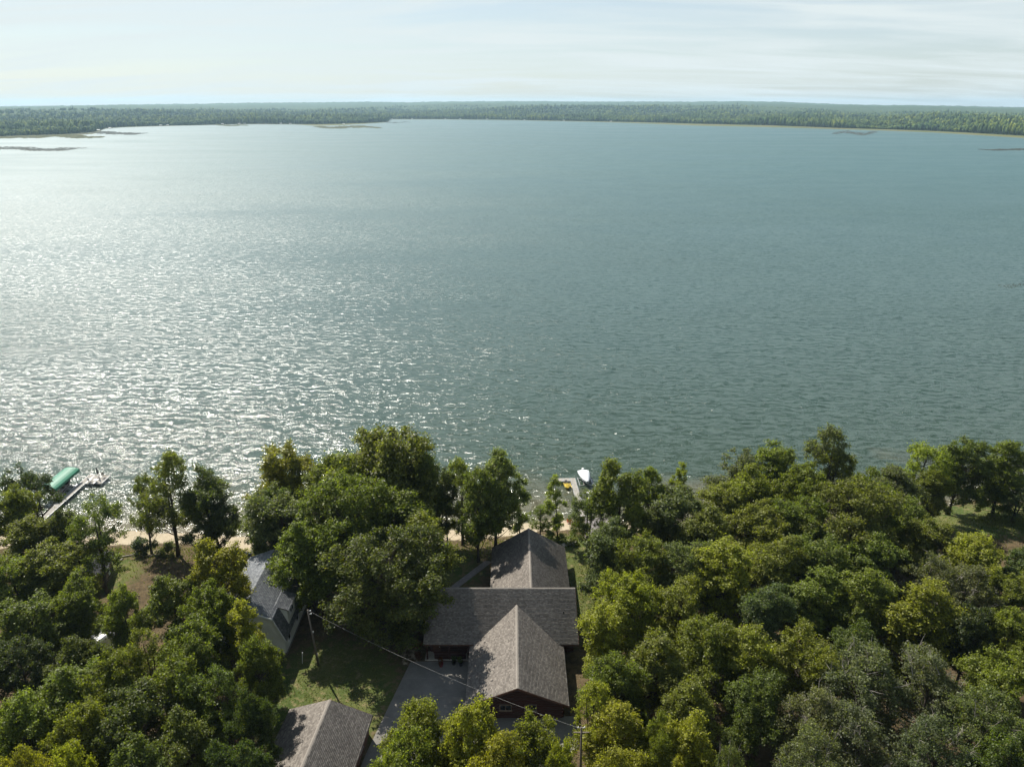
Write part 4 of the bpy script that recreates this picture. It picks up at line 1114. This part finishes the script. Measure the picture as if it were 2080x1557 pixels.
# the wood goes on beyond both edges of the view: one mass that nobody could count from here
g = np.random.default_rng(5); pts = []
tries = 0
while len(pts) < 90 and tries < 9000:
    tries += 1
    sd = 1 if g.random() < 0.5 else -1
    y = g.uniform(34, 103 if sd > 0 else 95); x = sd * (0.722 * (0.93 * y + 24) + g.uniform(5, 48))
    if all((x - a) ** 2 + (y - b) ** 2 > 36 for a, b in pts): pts.append((x, y))
V = np.array([(x, y, float(ground_z(np.array(x), np.array(y))) - 0.05) for x, y in pts])
me = bpy.data.meshes.new('outer_wood'); me.vertices.add(len(V)); me.vertices.foreach_set('co', V.astype(np.float32).ravel()); me.update()
ow = link('outer_wood', me); ow.color = (*COL['mid'], 1)
tag(ow, 'green wood continuing past the edges of the view', 'wood', kind='stuff')
ng = bpy.data.node_groups.new('outer_wood', 'GeometryNodeTree')
ng.interface.new_socket('Geometry', in_out='INPUT', socket_type='NodeSocketGeometry'); ng.interface.new_socket('Geometry', in_out='OUTPUT', socket_type='NodeSocketGeometry')
gi, go, jn = ng.nodes.new('NodeGroupInput'), ng.nodes.new('NodeGroupOutput'), ng.nodes.new('GeometryNodeJoinGeometry')
rot = ng.nodes.new('FunctionNodeRandomValue'); rot.data_type = 'FLOAT_VECTOR'; rot.inputs['Max'].default_value = (0, 0, 6.28)
scl = ng.nodes.new('FunctionNodeRandomValue'); scl.data_type = 'FLOAT'; scl.inputs[2].default_value = 0.75; scl.inputs[3].default_value = 1.1
src = next(o for o in C.objects if o.get('label') == 'big green tree right of the front gable')
for ch in src.children:
    oi, ip = ng.nodes.new('GeometryNodeObjectInfo'), ng.nodes.new('GeometryNodeInstanceOnPoints')
    oi.transform_space = 'ORIGINAL'; oi.inputs['Object'].default_value = ch
    ng.links.new(gi.outputs[0], ip.inputs['Points']); ng.links.new(oi.outputs['Geometry'], ip.inputs['Instance'])
    ng.links.new(rot.outputs[0], ip.inputs['Rotation']); ng.links.new(scl.outputs[1], ip.inputs['Scale'])
    ng.links.new(ip.outputs[0], jn.inputs[0])
ng.links.new(jn.outputs[0], go.inputs[0])
ow.modifiers.new('wood', 'NODES').node_group = ng

# ------------------------------------------------------------------ docks, lifts and boats
def dock_panel(parent, x0, x1, y0, y1, z):
    """a deck section with separate boards and side rails"""
    m = MB()
    lng = abs(y1 - y0); n = max(int(lng / 0.145), 2)
    for k in range(n):
        yy = y0 + (y1 - y0) * (k + 0.5) / n
        m.box(((x0 + x1) / 2, yy, z + random.uniform(-.004, .004)), (x1 - x0 - .06, lng / n - 0.014, 0.035))
    o = m.build('deck_panel', M_deck, parent); tag(o, kind='stuff')
    s_ = MB(); s_.box((x0 + .012, (y0 + y1) / 2, z - .07), (.05, lng - .01, .16)); s_.build('side_rail', M_alu, o)
    s_ = MB(); s_.box((x1 - .012, (y0 + y1) / 2, z - .07), (.05, lng - .01, .16)); s_.build('side_rail', M_alu, o)
    return o
def dock_leg(parent, x, y, z):
    m = MB(); m.tube([(x, y, -0.9), (x, y, z + 0.35)], 0.035, 6); m.build('leg', M_alu, parent)
dk = empty('dock', (-82.15, 111.5, 0))
tag(dk, 'long grey dock with square end platform beside the green canopy', 'dock')
yy = 103.0 - 111.5
while yy < 10.2:
    dock_panel(dk, -0.58, 0.58, yy, yy + 2.4, 0.6)
    for sx in (-.64, .64): dock_leg(dk, sx, yy + 0.1, 0.6)
    yy += 2.42
for k in range(2):
    for j in range(2):
        dock_panel(dk, 0.62 + 1.55 * k, 2.14 + 1.55 * k, 7.45 + 1.66 * j, 9.09 + 1.66 * j, 0.6)
for x, y in ((3.75, 7.5), (3.75, 10.7), (0.7, 7.4)): dock_leg(dk, x, y, 0.6)
d2 = empty('dock', (12.15, 114.0, 0), RAD(3.5))
tag(d2, 'short grey dock with a cross arm at its end beside the white boat', 'dock')
yy = -6.6
while yy < 7.0:
    dock_panel(d2, -0.52, 0.52, yy, yy + 2.28, 0.6)
    for sx in (-.58, .58): dock_leg(d2, sx, yy + 0.1, 0.6)
    yy += 2.3
for k in range(2): dock_panel(d2, -0.56 - 1.28 * (k + 1), -0.60 - 1.28 * k, 6.02, 7.2, 0.6)
for x, y in ((-3.1, 6.1), (-3.1, 7.1), (-1.8, 6.0)): dock_leg(d2, x, y, 0.6)

def boat_hull(L, B, D, zk):
    """open hull, bow at -Y; returns rings of one outer skin"""
    rings = []
    for s_ in (0, .06, .15, .3, .5, .75, 1.0):
        k = math.sin(min(s_ * 1.15 + 0.02, 1) * math.pi / 2) ** 0.75; b = B / 2 * k
        sheer = 0.18 * (1 - s_) ** 2
        y = -L / 2 + L * s_ + 0
        rings.append([Vector((-b, y, zk + D + sheer)), Vector((-b * .92, y, zk + D * .5 + sheer)), Vector((-b * .45, y + 0.05, zk + D * .14 + sheer * 1.6)), Vector((0, y + .08, zk + sheer * 2.2)),
                      Vector((b * .45, y + .05, zk + D * .14 + sheer * 1.6)), Vector((b * .92, y, zk + D * .5 + sheer)), Vector((b, y, zk + D + sheer))])
    return rings
def lift(name, loc, rz, L, W, H, label, canopy=None):
    e = empty(name, loc, rz); tag(e, label, 'boat lift')
    for sx in (-1, 1):
        for sy in (-1, 1):
            m = MB(); m.tube([(sx * W / 2, sy * L / 2, -0.95), (sx * W / 2, sy * L / 2, H)], 0.055, 6); m.build('post', M_alu, e)
        m = MB(); m.box((sx * W / 2, 0, 0.12), (.1, L, .12)); m.build('side_beam', M_alu, e)
    for sy in (-1, 1):
        m = MB(); m.box((0, sy * L / 2 * .8, 0.10), (W, .1, .1)); m.build('cross_beam', M_alu, e)
    for sx in (-1, 1):
        m = MB(); m.box((sx * .45, 0, 0.20), (.14, L * .8, .08)); m.build('bunk', M_deck, e)
    if canopy:
        cl, cw, rise = canopy; pr = []
        nseg = 10
        def arc(y, dz, k=1.0):
            us = [-1, -1, -.92, -.7, -.4, 0, .4, .7, .92, 1, 1]
            top = [Vector((u * cw / 2 * k, y, H + dz + rise * (1 - abs(u) ** 2.6))) for u in us]
            top[0].z -= 0.48; top[-1].z -= 0.48
            return top
        rows = [arc(-cl / 2 - .02, -0.32, 1.0)] + [arc(-cl / 2 + cl * j / 8, 0.03 * math.sin(j * math.pi), 1) for j in range(9)] + [arc(cl / 2 + .02, -0.32, 1.0)]
        m = MB(); m.loft(rows, closed=False, caps=False); c = m.build('canopy', M_green, e, smooth=False)
        sol = c.modifiers.new('thickness', 'SOLIDIFY'); sol.thickness = 0.02
        for j in range(0, 9, 2):
            f = MB(); f.tube([p - Vector((0, 0, .05)) for p in arc(-cl / 2 + cl * j / 8, 0, .985)], 0.02, 5); f.build('rib', M_alu, c)
    return e
lift('boat_lift', (-84.75, 117.0, 0), RAD(0), 5.2, 2.7, 2.75, 'boat lift under a long arched green canopy in the lake', (7.6, 3.1, 0.42))
lift('boat_lift', (14.15, 120.6, 0), RAD(5), 3.4, 2.5, 1.25, 'bare metal lift frame around the covered white boat')
def motorboat(loc, rz, L, B, label, mats, cover):
    e = empty('motorboat', loc, rz); tag(e, label, 'boat')
    rg = boat_hull(L, B, 0.75, 0.0)
    m = MB(); m.loft(rg, closed=False, caps=False); m.f.append(tuple(range(6 * 7 + 6, 6 * 7 - 1, -1)))
    h = m.build('hull', mats[0], e); sol = h.modifiers.new('thickness', 'SOLIDIFY'); sol.thickness = 0.03
    g = MB(); g.loft([[r[0] + Vector((-.02, 0, -.12)), r[0] + Vector((-.02, 0, -.02)), r[0] + Vector((.0, 0, -.02)), r[0] + Vector((.0, 0, -.12))] for r in rg]); g.build('gunwale_stripe', mats[1], h)
    g = MB(); g.loft([[r[6] + Vector((.0, 0, -.12)), r[6] + Vector((.0, 0, -.02)), r[6] + Vector((.02, 0, -.02)), r[6] + Vector((.02, 0, -.12))] for r in rg]); g.build('gunwale_stripe', mats[1], h)
    if cover:
        rows = []
        for i, r in enumerate(rg):
            a, b = r[0], r[6]; k = (0.06, .12, .22, .42, .55, .42, .18)[i]
            rows.append([a + Vector((-.03, 0, -.22)), a + Vector((-.03, 0, .02)), a.lerp(b, .25) + Vector((0, 0, k * .72)), a.lerp(b, .5) + Vector((0, 0, k)), a.lerp(b, .75) + Vector((0, 0, k * .72)), b + Vector((.03, 0, .02)), b + Vector((.03, 0, -.22))])
        m = MB(); m.loft(rows, closed=False, caps=False); c = m.build('cover', M_cover, e, smooth=True); sol = c.modifiers.new('thickness', 'SOLIDIFY'); sol.thickness = 0.015
    else:
        m = MB(); m.box((0, 0.3, 0.35), (B * .8, L * .62, .06)); m.build('floor', M_deck, e)
        for yy in (-.3, 1.2):
            m = MB(); m.box((0, yy, .55), (B * .72, .45, .35)); m.build('seat', M_tanch, e)
    mo = MB(); mo.loft([[Vector((x, y, z)) for x, y in ((-.2, L / 2 + .02), (.2, L / 2 + .02), (.22, L / 2 + .55), (-.22, L / 2 + .55))] for z in (.62, .95)] + [[Vector((x, y, 1.12)) for x, y in ((-.14, L / 2 + .1), (.14, L / 2 + .1), (.14, L / 2 + .45), (-.14, L / 2 + .45))]])
    mm = mo.build('outboard_motor', mats[2], e)
    m = MB(); m.box((0, L / 2 + .27, .2), (.12, .2, .9)); m.build('motor_leg', M_dark, mm)
    return e
motorboat((14.15, 120.75, 0.42), RAD(5), 4.7, 2.15, 'white motorboat under a fitted white cover at the short dock', (M_hull, M_blue, M_white), True)
motorboat((-84.75, 117.2, 0.32), RAD(180), 5.2, 1.9, 'dark motorboat parked on the lift under the green canopy', (M_hulld, M_white, M_dark), False)
# yellow and black personal watercraft
jw = at(1151, 983, 0.3)
js = empty('jet_ski', (jw.x, jw.y - 0.2, 0.02), RAD(4)); tag(js, 'yellow and black jet ski tied behind the cross arm of the short dock', 'jet ski')
rg = []
for s_, b, zb, zt in ((0, .12, .28, .55), (.12, .40, .10, .58), (.35, .56, -.05, .50), (.7, .58, -.08, .44), (1, .52, 0, .40)):
    y = -1.55 + 3.1 * s_; rg.append([Vector((-b, y, zt * .7)), Vector((-b * .6, y, zb)), Vector((b * .6, y, zb)), Vector((b, y, zt * .7)), Vector((b * .8, y, zt)), Vector((-b * .8, y, zt))])
m = MB(); m.loft(rg); m.build('hull', M_yellow, js)
m = MB(); m.loft([[Vector((x * b, y, z)) for x, z in ((-1, .42), (1, .42), (.7, h), (-.7, h))] for y, b, h in ((-.25, .22, .80), (.5, .26, .78), (1.15, .24, .70), (1.35, .2, .55))]); m.build('seat', M_dark, js)
m = MB(); m.loft([[Vector((x * b, y, z)) for x, z in ((-1, .45), (1, .45), (.5, h), (-.5, h))] for y, b, h in ((-1.25, .26, .62), (-.7, .34, .82), (-.3, .26, .92))]); m.build('cowl', M_yellow, js)
m = MB(); m.tube([(-.38, -.35, .98), (0, -.42, .95), (.38, -.35, .98)], .03, 6); m.build('handlebar', M_dark, js)
for sx in (-1, 1):
    m = MB(); m.box((sx * .42, .5, .45), (.2, 1.6, .03)); m.build('footwell', M_dark, js)
# second yellow craft by the dock arm
kw = at(1160, 980, 0.2)
ky = empty('kayak', (kw.x + 0.05, kw.y - .7, 0.05), RAD(3)); tag(ky, 'narrow yellow kayak floating against the left side of the short dock', 'kayak')
rg = []
for s_ in (0, .08, .2, .4, .6, .8, .92, 1):
    k = max(math.sin(math.pi * s_) ** .6, .04); y = -1.5 + 3 * s_; rg.append([Vector((-.36 * k, y, .22)), Vector((-.2 * k, y, -.05 + .1 * (1 - k))), Vector((.2 * k, y, -.05 + .1 * (1 - k))), Vector((.36 * k, y, .22)), Vector((0, y, .22 + .1 * k))])
m = MB(); m.loft(rg); m.build('hull', M_yellow, ky)
m = MB(); m.tube([(.0, -.45, .30), (0, .45, .30)], [.2, .2], 10); m.build('cockpit', M_dark, ky)

# things on the end platform of the long dock
def chair(loc, rz, label, mat, name='lawn_chair', group=None, adir=False):
    e = empty(name, loc, rz); tag(e, label, 'chair', group)
    if adir:
        for k in range(5):
            m = MB(); m.box((-.24 + .12 * k, .28 + 0.02 * abs(k - 2), .62), (.105, .03, .82 - .05 * abs(k - 2)), 0, Matrix.Translation((0, .05, .3)) @ Matrix.Rotation(RAD(-22), 4, 'X') @ Matrix.Translation((0, -.3, -.3))); m.build('back_slat', mat, e)
        for k in range(4):
            m = MB(); m.box((0, -.30 + .15 * k, .36 - .03 * k), (.56, .13, .025)); m.build('seat_slat', mat, e)
        for sx in (-1, 1):
            m = MB(); m.box((sx * .34, -.05, .56), (.13, .72, .03)); m.build('armrest', mat, e)
            m = MB(); m.box((sx * .30, -.33, .275), (.05, .09, .55)); m.build('leg', mat, e)
            m = MB(); m.box((sx * .30, .26, .275), (.05, .09, .55)); m.build('leg', mat, e)
    else:
        m = MB(); m.box((0, 0, .42), (.5, .48, .05)); m.build('seat', mat, e)
        m = MB(); m.box((0, .25, .72), (.5, .04, .6), 0, Matrix.Translation((0, .25, .45)) @ Matrix.Rotation(RAD(-10), 4, 'X') @ Matrix.Translation((0, -.25, -.45))); m.build('backrest', mat, e)
        for sx in (-1, 1):
            m = MB(); m.box((sx * .27, 0, .62), (.05, .5, .03)); m.build('armrest', M_alu, e)
            for sy in (-1, 1):
                m = MB(); m.tube([(sx * .25, sy * .22, 0), (sx * .25, sy * .22, .61 if sy < 0 else .42)], .02, 5); m.build('leg', M_alu, e)
    return e
zd = 0.622
chair((-80.95, 119.7, zd), RAD(160), 'pale chair nearest the walkway on the long dock platform', M_cover)
chair((-79.1, 121.3, zd), RAD(70), 'tan chair at the outer corner of the long dock platform', M_tanch)
tb = empty('side_table', (-79.75, 119.6, zd)); tag(tb, 'small round white table on the long dock platform', 'table')
m = MB(); m.tube([(0, 0, .46), (0, 0, .5)], .36, 14); m.build('top', M_white, tb)
m = MB(); m.tube([(0, 0, 0), (0, 0, .46)], [.1, .04], 8); m.build('leg', M_white, tb)
um = empty('closed_umbrella', (-80.1, 121.2, zd)); tag(um, 'closed dark umbrella standing upright on the long dock platform', 'umbrella')
m = MB(); m.tube([(0, 0, 0), (0, 0, 2.3)], .03, 6); m.build('pole', M_dark, um)
m = MB(); m.tube([(0, 0, .8), (0, 0, 1.1), (0, 0, 2.1), (0, 0, 2.25)], [.15, .17, .09, .03], 8); m.build('folded_canopy', M_dark, um)
m = MB(); m.tube([(0, 0, 0), (0, 0, .1)], .25, 12); m.build('base', M_dark, um)
# beach
rc = at(1156, 1057, 0.5)
chair((rc.x, rc.y, float(ground_z(np.array(rc.x), np.array(rc.y)))), RAD(170), 'bright red slatted chair on the beach, the one on open sand', M_red, 'slatted_chair', None, True)
rc = at(1168, 1062, 0.7)
chair((rc.x, rc.y, float(ground_z(np.array(rc.x), np.array(rc.y)))), RAD(200), 'red slatted chair on the beach half hidden by the thin dark tree', M_red, 'slatted_chair', None, True)
rb = at(489, 1117, 1.6); gz_ = float(ground_z(np.array(rb.x), np.array(rb.y)))
rbo = empty('rowboat', (rb.x, rb.y, gz_), RAD(70)); tag(rbo, 'dark blue overturned rowboat on the sand behind the sunlit cottage tree', 'boat')
rg = []
for s_ in (0, .1, .3, .6, .9, 1):
    k = max(math.sin(min(s_ * 1.2 + .03, 1) * math.pi / 2), .05) ** .7; y = -1.8 + 3.6 * s_; rg.append([Vector((-.65 * k, y, 0)), Vector((-.6 * k, y, .32)), Vector((-.3 * k, y, .5)), Vector((.3 * k, y, .5)), Vector((.6 * k, y, .32)), Vector((.65 * k, y, 0))])
m = MB(); m.loft(rg); m.build('hull', M_blue, rbo)
m = MB(); m.box((0, 0, .52), (.06, 3.3, .06)); m.build('keel', M_white, rbo)
for k, (x, y) in enumerate(((258, 1127), (222, 1133), (246, 1140))):
    p = at(x, y, 2.3); gz_ = float(ground_z(np.array(p.x), np.array(p.y)))
    pl = empty('driftwood_log', (p.x, p.y, gz_ + 0.12), RAD(20 + 35 * k)); 
    tag(pl, ('pale log lying at the edge of the bare sandy yard', 'weathered log lying beside the shed on the bare yard', 'short log lying on the bare yard nearest the camera')[k], 'log')
    m = MB(); m.tube([(-1.1 + .3 * k, 0, 0), (0, .05, .02), (1.1 - .3 * k, 0, 0)], [.14, .13, .10], 7); m.build('stem', M_bark_pale, pl, smooth=True)
    m = MB(); m.tube([(.3, 0, .02), (.5, .2, .25)], [.04, .02], 5); m.build('stub', M_bark_pale, pl)

# tiny white lifts and cabins along the far shore
FL = [(229, 261.6), (206, 266), (331, 256.2), (345, 255.6), (455, 253.2), (462, 250.6), (489, 252.6), (500, 252.2), (573, 252.4), (592, 252.6), (700, 253), (792, 242.6), (797, 242.7), (838, 242.6), (905, 242.7), (935, 242.8), (990, 243.4), (1065, 244.8), (1145, 246), (1240, 247.8)]
FLAB = ['tiny white lift nearest the left reed spit, on the inlet shore', 'tiny white lift tucked at the root of the left reed spit', 'left one of two tiny white lifts side by side right of the inlet', 'right one of two tiny white lifts side by side right of the inlet',
 'tiny white lift at the left end of the small reed patch', 'tiny white lift set back behind the small reed patch', 'tiny white lift behind the middle of the small reed patch', 'tiny white lift at the right end of the small reed patch',
 'tiny white lift midway between the small reed patch and the wooded point, left of two', 'tiny white lift midway between the small reed patch and the wooded point, right of two', 'tiny white lift on the wooded point behind its reed bed', 'tiny white lift just past the tip of the wooded point, left of a close pair',
 'tiny white lift just past the tip of the wooded point, right of a close pair', 'third tiny white lift right of the wooded point', 'fourth tiny white lift right of the wooded point', 'fifth tiny white lift right of the wooded point',
 'sixth tiny white lift right of the wooded point', 'seventh tiny white lift right of the wooded point', 'eighth tiny white lift right of the wooded point', 'rightmost tiny white lift, where the right marsh begins']
lm = MB(); lm.loft([[Vector((x, y, 2.6 + z)) for x, z in ((-2.2, 0), (-1.9, .8), (0, 1.3), (1.9, .8), (2.2, 0))] for y in (-4, 4)]); lm = lm.mesh('canopy'); lm.materials.append(M_white)
pm = MB().tube([(0, 0, -.6), (0, 0, 2.7)], .12, 5).mesh('post'); pm.materials.append(M_alu)
dm = MB(); dm.box((0, 0, .5), (1.5, 12, .25)); dm = dm.mesh('walkway'); dm.materials.append(M_deck)
for i, (x, y) in enumerate(FL):
    p = at(x, y, 0.0)
    e = empty('boat_lift', (p.x, p.y - 14, 0), RAD(random.uniform(60, 120)))
    tag(e, FLAB[i], 'boat lift', 'white boat lifts on the far shore')
    link('canopy', lm, None, e)
    link('walkway', dm, None, e, (4.2, 0, 0))
    for sx in (-2, 2):
        for sy in (-3.6, 3.6): link('post', pm, None, e, (sx, sy, 0))

# ------------------------------------------------------------------ poles, wires, pots, grass
p0 = at(647, 1350, 2.5); p1 = at_dist(625, 1238, 69.6)
up1 = empty('utility_pole', p0); tag(up1, 'weathered wooden utility pole on the lawn between cottage and garage', 'utility pole')
tp = p1 - p0
m = MB(); m.tube([(0, 0, -.3), tp * .5, tp], [.14, .12, .09], 9); m.build('pole', M_pole, up1, smooth=True)
for k, f in enumerate((.985, .93)):
    q = tp * f; m = MB(); m.tube([q + Vector((.1, 0, 0)), q + Vector((.34, -.05, .04))], .025, 5); br = m.build('bracket', M_alu, up1)
    m = MB(); m.tube([q + Vector((.34, -.05, -.02)), q + Vector((.34, -.05, .06)), q + Vector((.34, -.05, .14))], [.05, .08, .04], 8); m.build('insulator', M_white, br)
for f in (.62, .22):
    q = tp * f; m = MB(); m.box(q + Vector((.16, -.08, 0)), (.1, .1, .22)); m.build('meter_box', M_white, up1)
b2 = Vector((6.9, 51.5, 2.5)); t2 = at_dist(1181, 1476, 51.5)
up2 = empty('utility_pole', b2); tag(up2, 'wooden utility pole by the bottom edge right of the front gable', 'utility pole')
tp2 = t2 - b2
m = MB(); m.tube([(0, 0, -.3), tp2 * .5, tp2], [.14, .12, .09], 9); m.build('pole', M_pole, up2, smooth=True)
for sx in (-1, 1):
    m = MB(); m.tube([tp2 * .99, tp2 * .99 + Vector((.3 * sx, 0, .05))], .03, 5); br = m.build('bracket', M_alu, up2)
    m = MB(); m.tube([tp2 * .99 + Vector((.3 * sx, 0, z)) for z in (-.02, .07, .16)], [.05, .08, .04], 8); m.build('insulator', M_white, br)
m = MB(); m.box(tp2 * .93, (1.5, .1, .1)); m.build('cross_arm', M_pole, up2)
def wire(a, b, sag, r, label, n=24):
    pts = [a.lerp(b, i / n) - Vector((0, 0, sag * 4 * (i / n) * (1 - i / n))) for i in range(n + 1)]
    e = empty('overhead_wire', pts[0]); tag(e, label, 'wire')
    m = MB(); m.tube([p - pts[0] for p in pts], r, 5); m.build('cable', M_wire, e)
wire(p0 + tp * .97 + Vector((.3, 0, 0)), b2 + tp2 * .98 + Vector((-.28, 0, .1)), 0.85, 0.008, 'pale overhead wire running across the driveway past the front gable')
gp = at(614, 1347, 2.5)
gm = empty('marker_stake', gp); tag(gm, 'thin white stake leaning on the lawn beside the left utility pole', 'stake')
m = MB(); m.tube([(0, 0, -.1), (.15, .1, 1.6)], .035, 6); m.build('rod', M_white, gm)
m = MB(); m.tube([(.15, .1, 1.6), (.155, .103, 1.66)], .05, 6); m.build('cap', M_white, gm)
# tubs with plants before the porch
for k, (x, y, c_, lab) in enumerate(((896, 1352, 'red', 'dark red flower tub standing on the driveway before the porch'), (922, 1348, 'deep', 'dark leafy tub plant before the porch, left of the wing wall'), (936, 1350, 'dark', 'green tub plant tucked against the front wing wall'))):
    p = at(x, y, 2.53)
    e = empty('tub_plant', p); tag(e, lab, 'potted plant')
    m = MB(); m.tube([(0, 0, 0), (0, 0, .42), (0, 0, .46)], [.22, .30, .31], 12); m.build('tub', M_redtub if k == 0 else M_dark, e)
    pr = PROTO['shrub'][k % 3]; f = link('foliage', pr['crown'], None, e, (0, 0, .40)); f.scale = (.30, .30, .42); f.color = (*COL[c_], 1)
# grass tufts on the bank and lawn edges: nobody could count them
g = np.random.default_rng(99)
n = 26000
xs = g.uniform(-95, 95, n); d = g.gamma(3.0, 1.6, n) + 4.2
ys = shore_y(xs) - d
n2 = 16000
bl = [(-22, 65, 9, 8), (11.5, 84, 3, 9), (82, 104, 12, 4), (-9, 91, 6, 6)]
pick = g.integers(0, len(bl), n2); q = np.array(bl)[pick]
xs = np.concatenate([xs, q[:, 0] + g.normal(0, .6, n2) * q[:, 2]]); ys = np.concatenate([ys, q[:, 1] + g.normal(0, .6, n2) * q[:, 3]])
inside = lambda x, y, a, b, c, e: (x > a) & (x < b) & (y > c) & (y < e)
bad = inside(xs, ys, -11.2, 8.4, 60, 92) | inside(xs, ys, -38.6, -28.3, 71, 84.2) | inside(xs, ys, -26, -15, 50, 60.6) | inside(xs, ys, -16, -4, 40, 70.6) | inside(xs, ys, 11.8, 17.6, 99, 106.2) | inside(xs, ys, -65.5, -59, 83.5, 91)
xs, ys = xs[~bad], ys[~bad]; n = len(xs)
zs = ground_z(xs, ys)
h = g.uniform(.10, .34, n) * np.where(np.arange(n) < n * .55, 1.25, .6); a = g.uniform(0, 6.283, n); w_ = g.uniform(.03, .09, n)
dx, dy = np.cos(a) * w_, np.sin(a) * w_
lx, ly = g.normal(0, .09, n), g.normal(0, .09, n)
V = np.stack([np.stack([xs - dx, ys - dy, zs - .02], 1), np.stack([xs + dx, ys + dy, zs - .02], 1), np.stack([xs + lx, ys + ly, zs + h], 1)], 1).reshape(-1, 3)
tag(link('grass_tufts', np_mesh('grass_tufts', V, np.arange(n * 3).reshape(-1, 3)), M_grassblade), 'short green and straw grass tufts on bank and lawn', 'grass', kind='stuff')

# ------------------------------------------------------------------ air
hz = MB(); hz.box((0, 4600, 64), (27000, 15000, 136)); 
hm = bpy.data.materials.new('lake_haze'); hm.use_nodes = True
hn = hm.node_tree.nodes; hn.clear(); ho = hn.new('ShaderNodeOutputMaterial'); hv = hn.new('ShaderNodeVolumePrincipled')
hv.inputs['Color'].default_value = (0.56, 0.82, 1.0, 1); hv.inputs['Density'].default_value = 7.0e-5; hv.inputs['Anisotropy'].default_value = 0.25
hm.node_tree.links.new(hv.outputs[0], ho.inputs['Volume'])
ho_ = hz.build('haze', hm); tag(ho_, kind='stuff')
